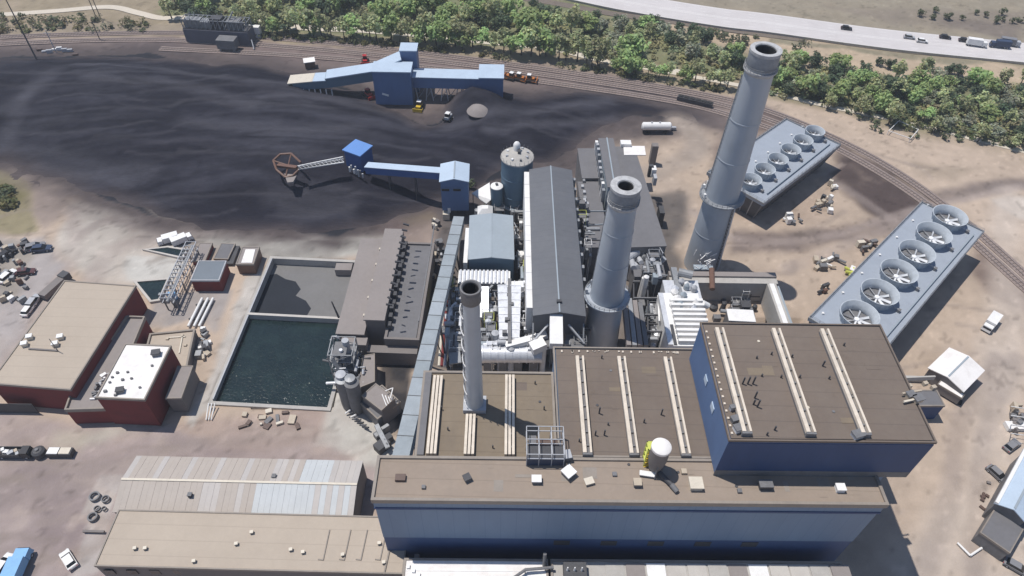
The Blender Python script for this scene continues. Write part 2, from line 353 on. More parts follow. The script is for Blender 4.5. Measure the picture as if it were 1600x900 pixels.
paint(px([(-150, 262), (0, 268), (38, 285), (48, 340), (45, 368), (-150, 368)]), (.25, .215, .135), 3); paint(px([(-60, 285), (10, 285), (35, 305), (20, 318), (-60, 312)]), (.20, .18, .09), 3)
paint(px([(110, 318), (170, 318), (300, 358), (420, 368), (600, 370), (660, 395), (640, 410), (430, 398), (330, 385), (250, 400), (200, 440), (140, 440), (85, 390)]), (.45, .405, .355), 5)
paint(px([(300, 364), (430, 366), (560, 372), (640, 376), (570, 400), (430, 400), (330, 382)]), (.47, .45, .40), 3)
paint(px([(200, 400), (285, 395), (270, 440), (190, 432)]), (.49, .47, .43), 2)
paint(px([(600, 355), (700, 328), (735, 345), (700, 470), (670, 470), (655, 385)]), (.31, .245, .21), 6, .8)
paint(px([(560, 348), (650, 338), (700, 330), (690, 350), (620, 372)]), (.17, .125, .11), 5)
paint(px([(625, 345), (680, 338), (690, 352), (640, 362)]), (.25, .20, .12), 4, .7)
# left yard
paint(px([(-200, 375), (60, 375), (110, 420), (95, 445), (0, 560), (-200, 700)]), (.37, .335, .32), 5)
paint(px([(-120, 380), (20, 375), (40, 410), (25, 470), (-120, 500)]), (.27, .24, .20), 4, .7)
paint(px([(-300, 640), (110, 655), (330, 668), (530, 620), (640, 700), (590, 790), (590, 1000), (-300, 1000)]), (.335, .275, .258), 4)
paint(px([(-300, 735), (120, 720), (240, 700), (330, 672), (480, 690), (400, 712), (200, 712), (160, 800), (-300, 810)]), (.235, .19, .182), 8, .85)
paint(px([(60, 800), (140, 790), (130, 860), (20, 850)]), (.23, .185, .178), 8, .8)
paint(px([(280, 655), (330, 640), (520, 640), (510, 690), (480, 708), (290, 672)]), (.36, .28, .235), 4); paint(px([(380, 655), (500, 650), (490, 695), (340, 690)]), (.30, .235, .21), 6, .7)
paint(px([(510, 560), (540, 600), (600, 660), (640, 715), (560, 720), (490, 712), (505, 660)]), (.47, .445, .40), 3)
paint(px([(170, 660), (240, 662), (150, 690), (110, 690)]), (.40, .36, .31), 4); paint(px([(80, 672), (140, 670), (120, 700), (60, 700)]), (.40, .36, .29), 4, .8)
paint(px([(155, 742), (192, 742), (172, 800), (128, 800)]), (.45, .41, .38), .7, 1, .1); paint(px([(140, 800), (172, 800), (150, 895), (110, 900)]), (.41, .37, .345), 1.2, 1, .2)
paint(px([(240, 462), (352, 462), (335, 520), (232, 512)]), (.32, .285, .265), 2); paint(px([(375, 430), (420, 410), (345, 615), (310, 660), (300, 640), (340, 540)]), (.44, .405, .365), 2)
# right yard
paint(px([(1312, 232), (1400, 268), (1500, 335), (1465, 322), (1440, 345), (1400, 350), (1360, 325), (1320, 300), (1296, 280)]), (.082, .062, .058), 6, 1)
paint(px([(1165, 168), (1240, 192), (1235, 215), (1170, 290), (1130, 300), (1110, 230), (1130, 195)]), (.135, .102, .092), 7, .9)
paint(px([(1195, 172), (1300, 215), (1400, 270), (1330, 245), (1240, 205)]), (.10, .076, .07), 4, .9)
paint(px([(1135, 358), (1220, 362), (1330, 345), (1440, 325), (1460, 340), (1400, 362), (1330, 378), (1210, 396), (1140, 392)]), (.16, .128, .115), 5, .9)
paint(px([(1150, 300), (1290, 290), (1290, 340), (1200, 356), (1140, 340)]), (.36, .28, .222), 6, .6)
paint(px([(1450, 305), (1530, 288), (1600, 283), (1700, 280), (1700, 302), (1600, 300), (1530, 308), (1480, 322)]), (.13, .108, .105), 5, .85)
paint(px([(1535, 375), (1600, 420), (1700, 490), (1700, 560), (1560, 470), (1510, 425)]), (.155, .112, .097), 7, .9)
paint(px([(1555, 315), (1620, 312), (1620, 355), (1600, 345), (1575, 330)]), (.52, .46, .40), 3)
paint(px([(1300, 200), (1420, 200), (1700, 290), (1700, 250), (1500, 205)]), (.40, .32, .25), 6, .7); paint(px([(1420, 250), (1530, 262), (1500, 282), (1440, 275)]), (.29, .235, .18), 6, .7)
paint(px([(1560, 300), (1600, 300), (1600, 700), (1700, 1000), (1400, 1000), (1395, 870), (1520, 700)]), (.50, .43, .37), 8, .7)
paint(px([(915, 295), (960, 270), (1030, 260), (1075, 300), (1070, 380), (1035, 400), (1030, 320)]), (.40, .325, .265), 6, .8)
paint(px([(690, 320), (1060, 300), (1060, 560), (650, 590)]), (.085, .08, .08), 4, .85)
paint(px([(592, 530), (640, 535), (662, 385), (700, 385), (648, 600), (640, 690), (612, 650)]), (.042, .04, .042), 2.5, 1, .6)  # shade between filter house and conveyor gallery, painted into the ground colour
for off, op in ((0, .9), (1, .55)):
    streak(HAUL, (.33, .275, .23), 5.5-2*off, op)
streak(smooth(px([(0, 100), (160, 120), (300, 160), (450, 170), (600, 190)])), (.06, .06, .07), 9, .5)
for q in ([(1150, 200), (1240, 245), (1330, 300), (1400, 345)], [(1080, 330), (1150, 372), (1280, 372), (1420, 330), (1600, 292)], [(1230, 420), (1280, 400), (1400, 352), (1460, 322)], [(1560, 560), (1500, 660), (1480, 780), (1440, 900)], [(1590, 560), (1540, 680), (1520, 900)], [(20, 700), (150, 730), (330, 690), (520, 690)], [(0, 770), (120, 760), (300, 700)], [(90, 400), (170, 345), (280, 362), (420, 372)], [(130, 470), (180, 390), (300, 362)], [(10, 560), (70, 470), (120, 390), (110, 330)]):
    streak(smooth(px(q)), tuple(np.array([.30, .25, .225])*random.uniform(.85, 1.25)), random.uniform(2, 4), .55)
for k in range(70):     # wheel ruts all over the dirt yards
    a = random.choice([(1150, 1590, 230, 420), (1400, 1600, 430, 860), (60, 420, 315, 400), (0, 500, 655, 720), (0, 160, 700, 880)])
    p0 = (random.uniform(*a[:2]), random.uniform(*a[2:])); p1 = (p0[0]+random.uniform(-160, 160), p0[1]+random.uniform(-40, 40))
    pm = ((p0[0]+p1[0])/2+random.uniform(-20, 20), (p0[1]+p1[1])/2+random.uniform(-15, 15))
    streak(smooth(px([p0, pm, p1])), tuple(np.array([.31, .255, .22])*random.choice([.75, .85, 1.3])), random.uniform(.6, 1.4), .45, 9+k)
dc = sdf(COAL, wx, wy); a_ = (np.clip(1-(-dc)/17, 0, 1)**1.7*.9*np.clip(1+.5*fbm(x/10, y/4, 51), 0, 1.1)*(dc < 3)*(1-np.clip(1.5-ldist(HAUL, x, y)/8, 0, 1)))[:, None]; a_ = np.clip(a_, 0, 1)
col = col*(1-a_)+np.array([.088, .072, .07])*a_
spk = fbm(x/2.3, y/2.3, 23)[:, None]; col = np.where(spk > .42, col*.78, col); col = np.where(spk < -.46, np.minimum(col*1.15, .7), col)
col *= (1+.12*fbm(x/5, y/5, 21)+.13*fbm(x/1.9, y/1.9, 22))[:, None]
z = .35*fbm(x/18, y/18, 31)*np.clip((abs(x)+abs(y-150))/200, .1, 1); z = np.minimum(z, .12)-.12
z = z+np.clip((y-380)/900, 0, 1)**1.2*55*(1+.8*fbm(x/700, y/700, 33))
for poly, dep in ((POND, 6.5), (PIT, 6)):
    z = np.where(sdf([(p.x, p.y) for p in grow(poly, .3)], x, y) > 0, -dep, z)
def sheet(name, material, xs, ys, xx, yy, zz, cc, keep=None):
    ny, nx = len(ys), len(xs); idx = np.arange(nx*ny).reshape(ny, nx)
    q = np.stack([idx[:-1, :-1], idx[:-1, 1:], idx[1:, 1:], idx[1:, :-1]], -1).reshape(-1, 4)
    if keep is not None:
        q = q[keep[q].any(1)]; used = np.unique(q); mp = np.zeros(nx*ny, int); mp[used] = np.arange(len(used)); q = mp[q]; xx, yy, zz, cc = xx[used], yy[used], zz[used], cc[used]
    me = bpy.data.meshes.new(name); me.vertices.add(len(xx)); me.vertices.foreach_set("co", np.stack([xx, yy, zz], 1).astype(np.float32).ravel())
    me.loops.add(q.size); me.loops.foreach_set("vertex_index", q.ravel().astype(np.int32)); me.polygons.add(len(q))
    me.polygons.foreach_set("loop_start", np.arange(0, q.size, 4, dtype=np.int32)); me.polygons.foreach_set("loop_total", np.full(len(q), 4, np.int32)) if False else None
    me.update(calc_edges=True); me.validate()
    a = me.color_attributes.new("col", 'FLOAT_COLOR', 'POINT'); a.data.foreach_set("color", np.concatenate([np.clip(cc, 0, 1), np.ones((len(cc), 1))], 1).astype(np.float32).ravel())
    me.polygons.foreach_set("use_smooth", [True]*len(me.polygons))
    me.materials.append(m[material]); o = bpy.data.objects.new(name, me); S.collection.objects.link(o); return o
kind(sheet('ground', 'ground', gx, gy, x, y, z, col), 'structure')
# coal stockpile: a broad mound with dozer terraces
cp = np.array(COAL); cx = np.arange(cp[:, 0].min()-4, cp[:, 0].max()+4, 1.15); cy = np.arange(cp[:, 1].min()-4, cp[:, 1].max()+4, 1.15)
CX, CY = np.meshgrid(cx, cy); u = CX.ravel(); v = CY.ravel()
d = sdf(COAL, u+5*fbm(u/18, v/18, 41), v+5*fbm(u/18, v/18, 42)); s = np.clip(d/30, 0, 1); s = s*s*(3-2*s)
cz = 5.5*s*(1+.35*fbm(u/45, v/30, 43))+.5*s*fbm(u/30, v/5, 44)+.35*s*fbm(u/6, v/6, 45)+.22*s*fbm(u/2.4, v/2.4, 54)+.3*s*fbm(u/40, v/2.6, 55)-.25
rdg = np.array(px([(380, 118), (520, 128), (640, 185)])); rd = ldist(rdg, u, v); cz += 4.0*np.clip(1-rd/22, 0, 1)**1.4*s
for q_, h_, r_ in (((738, 166), 6.5, 13), ((770, 178), 3.5, 13), ((712, 172), 2.5, 9)):
    c_ = P(*q_); dd_ = np.hypot(u-c_.x, v-c_.y); cz += h_*np.clip(1-dd_/r_, 0, 1)*np.clip(d/4, 0, 1)
hd = ldist(HAUL, u, v); cz = np.where(hd < 12, cz*np.clip((hd-3)/9, 0, 1)-.3*(hd < 4), cz)
ang = .10*np.sin(u/60)
dust = fbm(u/70+v/200, (v+18*np.sin(u/75))/6.5, 46)*.9+.7*fbm(u/40, v/25, 47)
dust2 = np.clip(dust+.05+.55*fbm(u/22, (v+10*np.sin(u/40))/1.9, 52)+.35*fbm(u/3, v/3, 53), 0, 1)[:, None]
cc = np.array([.017, .0168, .0245])*(1-dust2)+np.array([.047, .047, .060])*dust2
lines = [smooth(px(q)) for q in ([(0, 228), (80, 246), (160, 265), (240, 280)], [(60, 262), (130, 275), (200, 290)], [(60, 150), (40, 190), (0, 235)], [(90, 120), (60, 160), (20, 190)], [(120, 110), (250, 118), (380, 145), (470, 150)], [(150, 140), (280, 150), (400, 185)], [(410, 175), (480, 165), (560, 172), (640, 195)], [(430, 318), (550, 318)], [(450, 338), (540, 338)], [(300, 210), (450, 225), (560, 215)], [(700, 205), (800, 190), (950, 160)], [(760, 215), (880, 200), (960, 185)])]
for q in lines:
    ld = ldist(q, u+2*fbm(u/9, v/9, 48), v+2*fbm(u/9, v/9, 49)); a = (np.clip(1.2-ld/random.uniform(2.5, 6), 0, 1)*random.uniform(.3, .6))[:, None]; cc = cc*(1-a)+np.array([.075, .074, .088])*a
for k in range(110):   # dozer and truck tracks over the pile
    a0 = rng.uniform(-30, 960); b0_ = rng.uniform(95, 350); ln_ = rng.uniform(60, 260); bend = rng.uniform(-14, 14)
    q = [P(a0+t*ln_, b0_+bend*4*t*(1-t)+(a0+t*ln_-300)**2*.00004)[:2] for t in (0, .25, .5, .75, 1)]
    ld = ldist(q, u+.8*fbm(u/7, v/7, 60+k), v); a = (np.clip(1.4-ld/rng.uniform(.5, 1.1), 0, 1)*rng.uniform(.15, .5))[:, None]
    cc = cc*(1-a)+np.array([.062, .060, .070] if k % 3 else [.010, .010, .014])*a
e = (np.clip(1-d/9, 0, 1)**1.6)[:, None]; cc = cc*(1-e)+np.array([.095, .078, .076])*e
h_ = np.clip(1.3-hd/7, 0, 1)[:, None]*.8; cc = cc*(1-h_)+np.array([.30, .25, .21])*h_
kind(sheet('coal_pile', 'coal', cx, cy, u, v, cz, cc, keep=d > -1.0), 'stuff')
bpy.data.objects['coal_pile']['label'] = 'broad dark coal stockpile ringed by the railway'
def coal_z(p):
    i = np.argmin((u-p[0])**2+(v-p[1])**2); return max(0.0, float(cz[i])) if d[i] > -1 else 0.0
# ------------------------------------------------------------------ strips along a curve: tracks, highway, path
def strip(line, w0, w1, z0, th=.25):
    """ribbon from offset w0 to w1 (left of travel positive) along the line, with edges going down"""
    b = MB(); L = [Vector((q[0], q[1], 0)) for q in line]; vs = []
    for i, p in enumerate(L):
        t = (L[min(i+1, len(L)-1)]-L[max(i-1, 0)]).normalized(); n = Vector((-t.y, t.x, 0))
        zz = z0(p) if callable(z0) else z0
        for w, dz in ((w0, -th), (w0, 0), (w1, 0), (w1, -th)): vs.append((p.x+n.x*w, p.y+n.y*w, zz+dz))
    fs = [(4*i+k, 4*i+k+1, 4*i+k+5, 4*i+k+4) for i in range(len(L)-1) for k in range(3)]
    return b.add(vs, fs)
def resample(line, step):
    out = []; acc = 0
    for i in range(len(line)-1):
        a = Vector((*line[i], 0)); b = Vector((*line[i+1], 0)); L = (b-a).length; t = acc
        while t < L: out.append(a+(b-a)*(t/L)); t += step
        acc = t-L
    return out
TR = [([(-150, 66), (0, 58), (150, 53), (300, 52), (480, 64), (700, 88), (900, 115), (1080, 144), (1190, 170), (1300, 214), (1400, 268), (1500, 340), (1600, 428), (1700, 520), (1850, 690), (1960, 850)], 'outer railway track curving round behind the coal pile', 'outer'),
      ([(-150, 79), (0, 69), (150, 63), (300, 64), (480, 76), (700, 98), (900, 124), (1080, 153), (1180, 180), (1290, 224), (1390, 279), (1490, 351), (1590, 440), (1690, 532), (1838, 702), (1946, 862)], 'middle railway track curving behind the coal pile', 'mid'),
      ([(250, 76), (480, 88), (700, 109), (900, 135), (1060, 160), (1150, 183), (1230, 210)], 'inner railway siding nearest the coal pile', 'in')]
for pts, lbl, k in TR:
    ln = smooth(px(pts), 10); c = Vector((*ln[len(ln)//2], 0)); r = thing('railway_track', lbl, 'railway track', c, 'railway tracks behind the coal pile')
    strip(ln, -1.9, 1.9, .14, .4).build('ballast', 'rail_bed', r)
    for w in (-.75, .75): strip(ln, w-.09, w+.09, .42, .16).build('rail', 'rail', r)
    sb = MB(); pts_ = resample(ln, 1.3)
    for i in range(len(pts_)-1):
        t = (pts_[i+1]-pts_[i]); sb.obox(pts_[i], .28, 2.6, .12, .26, math.atan2(t.y, t.x))
    kind(sb.build('sleeper', 'sleeper', r), 'stuff')
HW = smooth(px([(700, -45), (860, -20), (980, 4), (1120, 27), (1200, 36.5), (1390, 62), (1600, 83), (1800, 104)]), 8)
hwz = lambda p: .25
hw = strip(HW, -10, 10, .30, .6).build('highway', 'road'); kind(hw, 'structure')
mk = MB()
for w in (-9.3, 9.3, -.6, .6):
    q = strip(HW, w-.12, w+.12, .306, .004); mk.add(q.v, q.f)
pts_ = resample(HW, 1.0)
for w in (-6.4, -3.5, 3.5, 6.4):
    for i in range(0, len(pts_)-4, 12):
        t = (pts_[i+3]-pts_[i]); n = Vector((-t.y, t.x, 0)).normalized(); a = pts_[i]+n*w; mk.obox((a+t/2), 3, .15, .30, .308, math.atan2(t.y, t.x))
mk = mk.build('lane_marking', 'paint_white', hw)
bt = thing('traffic_barrier', 'low concrete barrier along the edge of the highway', 'barrier', (*HW[len(HW)//2], 0))
strip(HW, -11.3, -10.9, 1.0, 1.0).build('barrier_wall', 'concrete', bt)
SR = smooth(px([(780, -8), (860, 4), (960, 22), (1060, 35), (1180, 52), (1260, 62)]), 8)
kind(strip(SR, -2.5, 2.5, .1, .3).build('service_road', mat('dark_gravel', (.17, .14, .115), .95, .25, .2, 1.5, .2)), 'structure')
for i, q in enumerate(([(-150, 32), (0, 23), (90, 17), (170, 11), (215, 20), (250, 28), (290, 27)], [(380, 30), (470, 44), (560, 48), (660, 56), (760, 66), (860, 76), (930, 92), (1010, 106), (1080, 118)], [(1080, 119), (1160, 134), (1230, 150), (1300, 167), (1400, 187), (1520, 216), (1640, 246)])):
    kind(strip(smooth(px(q)), -2.0+i*.2, 2.0+(1.2 if i == 1 else -.8*(i > 1)), .1, .3).build('path', 'gravel_path'), 'structure')
# ------------------------------------------------------------------ main power house
R, R7, YF, YB = 32.0, 44.4, 59.0, 67.4
ph = thing('power_house', 'long low blue power house with brown roof running along the front, two roofed bays behind', 'power station', (20, 75, 0))
XL, XR = -23.2, 70.6
MB().box(XL, XR, YF, YB, 15.6, R-.25).build('upper_wall', 'blue_wall', ph)
MB().box(XL+.05, XR-.05, YF+.12, YB-.2, 0, 15.597).build('lower_wall', mat('lower_navy_siding', (.055, .095, .2), .55, .14, .05, .6), ph)
for i in range(5):
    xx = XL+34+i*9.5; MB().box(xx, xx+3.2, YF+.02, YF+.117, 12.6, 14.6).build('lower_louvre', 'dark_steel', ph)
MB().box(XL-.15, XR+.15, YF-.35, YF-.003, R-3.6, R-3.0).build('wall_band', 'navy_wall', ph)
MB().box(XL-.1, XR+.1, YF-.2, YF-.003, R-3.0, R-.9).build('fascia', 'blue_wall', ph)
MB().box(XL+.1, XR-.1, YF+.1, YB+.1, R-.247, R).build('roof', 'brown_roof2', ph)
MB().ring(box4(XL-.3, XR+.3, YF-.5, YB+.2), .55, R-.85, R+.45).build('coping', 'coping', ph)
# middle bay
MB().box(11.2, 41.6, YB+.25, 94.2, 0, R-.1).build('bay_wall', 'blue_wall', ph)
MB().box(11.5, 41.3, YB-.15, 93.9, R-.1, R+.22).build('bay_roof', 'grey_brown_roof', ph)
MB().ring(box4(10.9, 41.8, YB+.3, 94.5), .35, R-.4, R+.45).build('coping', 'coping', ph)
# left bay
MB().box(-16.4, 10.85, YB+.25, 88.2, 0, R-1.4).build('bay_wall', 'blue_wall', ph)
MB().box(-16.2, 10.8, YB+.3, 88.0, R-1.4, R-1.1).build('bay_roof', 'brown_roof', ph)
MB().ring(box4(-16.7, 10.8, YB+.3, 88.5), .5, R-1.6, R-.7).build('coping', 'coping', ph)
MB().box(-16.2, -14.9, YB+.9, 87.8, R-1.1, R-.4).build('gutter_walk', 'grey_roof2', ph)
def monitor(parent, xc, y0, y1, z, w=2.0, rails=2):
    mo = MB().box(xc-w/2, xc+w/2, y0, y1, z, z+.55).build('roof_monitor', 'grey_roof2', parent)
    if rails == 2: rr = [(-.5, .36), (.32, .5)]
    else: rr = [(-.5, .30), (-.32, -.12), (.0, .2), (.32, .5)]
    if rails == 2:
        MB().box(xc-w*.5, xc-w*.1, y0-.1, y1+.1, z+.553, z+1.25).build('vent_rail', 'kerb_white', mo)
        MB().box(xc+w*.27, xc+w*.5, y0-.1, y1+.1, z+.553, z+1.25).build('vent_rail', 'kerb_white', mo)
        MB().box(xc-w*.52, xc+w*.52, y0-.5, y0-.12, z, z+1.1).build('end_cap', 'mid_steel', mo)
    else:
        for k in range(3):
            xa = xc-w/2+k*w*.36; MB().box(xa, xa+w*.26, y0-.1, y1+.1, z+.553, z+1.2).build('vent_rail', 'kerb_white', mo)
    for yy in np.arange(y0+1.5, y1, 3): MB().box(xc-w*.04, xc+w*.26, yy, yy+.35, z+.553, z+.95).build('brace', 'mid_steel', mo)
    return mo
for xc in (16.4, 25.3, 35.2): monitor(ph, xc, 68.2, 91.2, R+.22, 1.75)
for xc, y0, y1 in ((-14.0+.6, 68.4, 86.6), (-6.2, 68.4, 77.2), (1.6, 68.4, 87.0)): monitor(ph, xc, y0, y1, R-1.1, 2.0, 4)
def vent_box(parent, p, sx, sy, h, mt='kerb_white', rot=0, cap=None):
    b = MB().obox(p, sx, sy, p[2], p[2]+h, rot).build('roof_vent', mt, parent)
    if cap: MB().obox(p, sx*1.15, sy*1.15, p[2]+h+.003, p[2]+h+.25, rot).build('cap', cap, b)
    return b
Z = R+.0
for q, sx, sy, h, mt, rot, cap in [((626, 748), 1.9, 1.3, .7, 'brown', 0, None), ((730, 749), 1.2, 1.2, .8, 'mid_steel', .5, 'dark_steel'), ((838, 752), 1.6, 1.3, .9, 'mid_steel', 0, 'white_metal'), ((920, 754), 1.5, 1.2, .5, 'tan', .3, 'cream'), ((888, 742), 1.9, 1.9, 1.2, 'mid_steel', .7, 'white_metal'), ((886, 716), 1.2, 1.6, 1.4, 'mid_steel', .2, 'silver'), ((995, 757), 1.3, 1.3, .9, 'mid_steel', 0, 'tan'), ((1011, 743), 2.6, .9, .5, 'mid_steel', -.15, 'white_metal'), ((1086, 759), 2.2, 2.1, 1.0, 'cream', 0, 'cream'), ((1194, 761), 2.2, 1.4, 1.2, 'dark_steel', 0, 'mid_steel'), ((1311, 765), 1.5, 1.3, .9, 'white_metal', 0, 'white_metal'), ((1068, 738), 1.0, 1.0, .6, 'tan', 0, None), ((960, 742), .8, .8, .5, 'mid_steel', 0, None), ((662, 762), .7, .7, .5, 'mid_steel', 0, None), ((1155, 768), .8, .8, .5, 'mid_steel', 0, None)]:
    vent_box(ph, P(*q, Z), sx, sy, h, mt, rot, cap)
def vent_pipe(parent, p, h, r=.16, lean=0):
    MB().tube(p, (p[0]+lean, p[1], p[2]+h), r, r, 8).build('vent_pipe', 'dark_steel', parent)
for q, h in [((936, 646), 2.2), ((930, 680), 1.6), ((944, 680), 1.8), ((950, 664), .8), ((1033, 648), 2.0), ((984, 612), 1.0), ((905, 690), 1.0), ((1006, 660), 1.2), ((940, 560), 1.0)]: vent_pipe(ph, P(*q, R+.22), h)
for q, h in [((690, 640), 1.2), ((700, 672), 1.0), ((836, 600), 1.0), ((770, 700), 1.0), ((850, 640), 1.2)]: vent_pipe(ph, P(*q, R-1.1), h, .14)
def patches(parent, x0, x1, y0, y1, z, n, mts, seed):
    rr_ = random.Random(seed)
    for k in range(n):
        w_, h_ = rr_.uniform(.8, 3.2), rr_.uniform(.6, 2.6); xa, ya = rr_.uniform(x0, x1-w_), rr_.uniform(y0, y1-h_)
        MB().box(xa, xa+w_, ya, ya+h_, z+.004+.004*k, z+.012+.004*k).build('roof_patch', rr_.choice(mts), parent)
    for k in range(max(2, n//4)):
        xa, ya = rr_.uniform(x0, x1), rr_.uniform(y0, y1); MB().lathe([(.28, z+.002), (.28, z+.14), (0, z+.16)], (xa, ya), 10).build('roof_drain', rr_.choice(['mid_steel', 'dark_steel', 'cream']), parent)
patches(ph, XL+1, XR-1, YF+1, YB-1, R, 16, ['brown_roof2', 'brown_roof2', 'coping'], 3)
patches(ph, 18, 34, 68, 93, R+.22, 10, ['grey_brown_roof', 'grey_brown_roof', 'brown_roof'], 4); patches(ph, -12, 9, 68, 87, R-1.1, 8, ['brown_roof', 'brown_roof', 'grey_brown_roof'], 5)
for k in range(30): xx = 11.6+rng.uniform(0, 1)*29.5; MB().box(xx, xx+.35, 93.1+.3*rng.uniform(-1, 1), 93.5, R+.222, R+.5).build('parapet_block', 'kerb_white', ph)
# tall boiler house
bh = thing('boiler_house', 'tallest blue boiler house with flat brown roof at the right end of the power house', 'boiler house', (58, 78, R))
x0, x1, y0, y1 = 39.9, 76.4, 64.4, 91.4
MB().box(41.95, x1, YB+.8, y1, 0, R).build('base_wall', 'blue_wall', bh)
MB().box(x0+.06, x1-.02, y0+.05, y1-.02, R+.65, R7-.3).build('wall', 'deep_blue', bh)
MB().box(x0, x1, y0-.04, y0+.046, R+1.9, R7-.9).build('front_cladding', 'navy_wall', bh)
MB().box(x0-.03, x1, y0-.08, y0+.046, R+.02, R+1.9).build('base_flashing', 'mid_steel', bh)
MB().box(x0+.4, x1-.4, y0+.4, y1-.4, R7-.3, R7).build('roof', 'grey_brown_roof', bh)
MB().ring(box4(x0-.12, x1+.12, y0-.14, y1+.15), .3, R7-.4, R7+.15).build('coping', 'grey_brown_roof', bh)
for xc in (43.0, 54.3, 64.0): monitor(bh, xc, 65.6, 89.2, R7, 1.7)
for yy in (80.6, 74.2):
    f = MB().box(x0-.1, x0+.05, yy-.9, yy+.9, R+7.0, R+8.6).build('wall_louvre', 'pale_blue_roof', bh)
for q, h in [((1160, 600), 2.0), ((1168, 600), 2.2), ((1176, 600), 2.2), ((1179, 622), 2.0), ((1183, 636), 2.2), ((1177, 632), 1.5), ((1285, 572), 1.6), ((1205, 554), .8), ((1237, 558), .8), ((1220, 590), .8), ((1249, 590), .8), ((1198, 680), .9), ((1210, 672), 1.2), ((1182, 560), .7), ((1190, 588), .7), ((1295, 592), .8), ((1318, 540), .8), ((1330, 620), .9)]:
    vent_pipe(bh, P(*q, R7), h)
for q, s_, mt in [((1147, 658), 1.3, 'mid_steel'), ((1153, 672), 1.6, 'white_metal'), ((1338, 682), 1.7, 'silver'), ((1143, 640), .9, 'silver'), ((1420, 620), 1.4, 'tan'), ((1432, 626), 1.6, 'tan')]: vent_box(bh, P(*q, R7), s_, s_*.8, .9, mt, .3, 'mid_steel')
MB().bar(P(1410, 615, R7+.8), P(1440, 610, R7+.8), .3).build('pipe', 'tan', bh); MB().bar(P(1412, 628, R7+.6), P(1438, 622, R7+.6), .35).build('pipe', 'cream', bh)
patches(bh, 44, 75, 66, 90, R7, 12, ['grey_brown_roof', 'grey_brown_roof', 'brown_roof'], 6)
for k in range(16): yy = 65.5+k*1.55; MB().box(x0+.5, x0+.85, yy, yy+.4, R7+.002, R7+.3).build('parapet_block', 'kerb_white', bh)
# side porch of the boiler house
sp = flat('switch_house', 'small blue grey lean-to against the right side of the boiler house', 'annex', box4(76.5, 84.5, 79, 87.5), 24, 'navy_wall', 'grey_roof2')
MB().bar(P(1408, 592, 20), P(1460, 590, 20), .4, 1.2).build('parapet_wall', 'concrete', sp)
# ------------------------------------------------------------------ stacks
def stack(name, label, base, h, r0, r1, mt, top='stack_band', band=4.0, zb=0.0, n=40, inner=.55, rim='stack_rim'):
    r = thing(name, label, 'chimney', (*base, zb)); rr = lambda z: r0+(r1-r0)*(z-zb)/(h-zb)
    MB().lathe([(rr(zb), zb), (rr(h-band), h-band)], base, n).build('shaft', mt, r, True)
    MB().lathe([(rr(h-band)+.12, h-band), (r1+.35, h-band+.25), (r1+.3, h-.7), (r1+.45, h-.6)], base, n).build('top_band', top, r, True)
    MB().lathe([(r1+.4, h-.8), (r1+.42, h), (r1*inner+.25, h+.02), (r1*inner, h-.4)], base, n).build('rim', rim, r)
    MB().lathe([(r1*inner+.02, h-.2), (r1*inner-.05, h-9), (0, h-9)], base, n).build('flue', 'soot', r)
    return r, rr
def platform(r, base, rad, z, w=1.6, n=28, mt='steel', rail='steel', hgt=1.1):
    p = MB().lathe([(rad, z), (rad+w, z), (rad+w, z-.35), (rad+.02, z-1.2)], base, n).build('platform', mt, r)
    rb = MB()
    for k in range(n):
        a = 2*math.pi*k/n; a2 = 2*math.pi*(k+1)/n; R_ = rad+w-.08
        c1 = (base[0]+R_*math.cos(a), base[1]+R_*math.sin(a)); c2 = (base[0]+R_*math.cos(a2), base[1]+R_*math.sin(a2))
        rb.bar((*c1, z), (*c1, z+hgt), .09)
        for dz in (hgt*.55, hgt): rb.bar((*c1, z+dz), (*c2, z+dz), .08)
    rb.build('handrail', rail, p); return p
def ladder(r, base, rr, z0, z1, ang, mt='dark_steel', step=1.2):
    b = MB()
    for s_ in (-.3, .3):
        f = lambda z: (base[0]+(rr(z)+.25)*math.cos(ang)-s_*math.sin(ang), base[1]+(rr(z)+.25)*math.sin(ang)+s_*math.cos(ang), z)
        b.bar(f(z0), f(z1), .14)
    zz = z0
    while zz < z1:
        p = (base[0]+(rr(zz)+.25)*math.cos(ang), base[1]+(rr(zz)+.25)*math.sin(ang), zz); t = Vector((-math.sin(ang), math.cos(ang), 0))*.35
        b.bar(Vector(p)-t, Vector(p)+t, .1); zz += step
    b.build('ladder', mt, r)
T = tuple(P(1096, 412)[:2]); st, rr = stack('tall_chimney', 'tallest grey steel chimney, standing behind the boiler house beside the cooling towers', T, 71.2, 5.4, 3.35, 'stack', band=4.2, inner=.72)
platform(st, T, rr(26.5), 27.2, 1.7, mt='stack_band'); platform(st, T, rr(65.5), 66.4, .6, mt='stack_rim')
ladder(st, T, rr, 2, 26, -1.0); ladder(st, T, rr, 28, 64, 3.0, 'steel')
for zz in (14, 40, 52): MB().lathe([(rr(zz)+.02, zz), (rr(zz)+.1, zz+.15), (rr(zz)+.1, zz+.35), (rr(zz)+.02, zz+.5)], T, 40).build('stiffener', 'stack', st, True)
for a in (2.2, 2.6, 3.4): MB().obox((T[0]+(rr(28)+1)*math.cos(a), T[1]+(rr(28)+1)*math.sin(a)), .6, .6, 27.2, 28.6, a).build('monitor_box', 'white_metal', st)
B2 = tuple(P(935, 540)[:2]); s2, rr2 = stack('wide_chimney', 'squat wide grey chimney with a flared rim rising in the middle of the plant', B2, 55.9, 5.1, 3.0, 'stack', band=4.2, inner=.56)
platform(s2, B2, rr2(19.5), 20.5, 1.5, mt='stack'); platform(s2, B2, rr2(51.2), 51.7, .5, mt='stack_rim')
ladder(s2, B2, rr2, 21, 51, 2.6, 'steel')
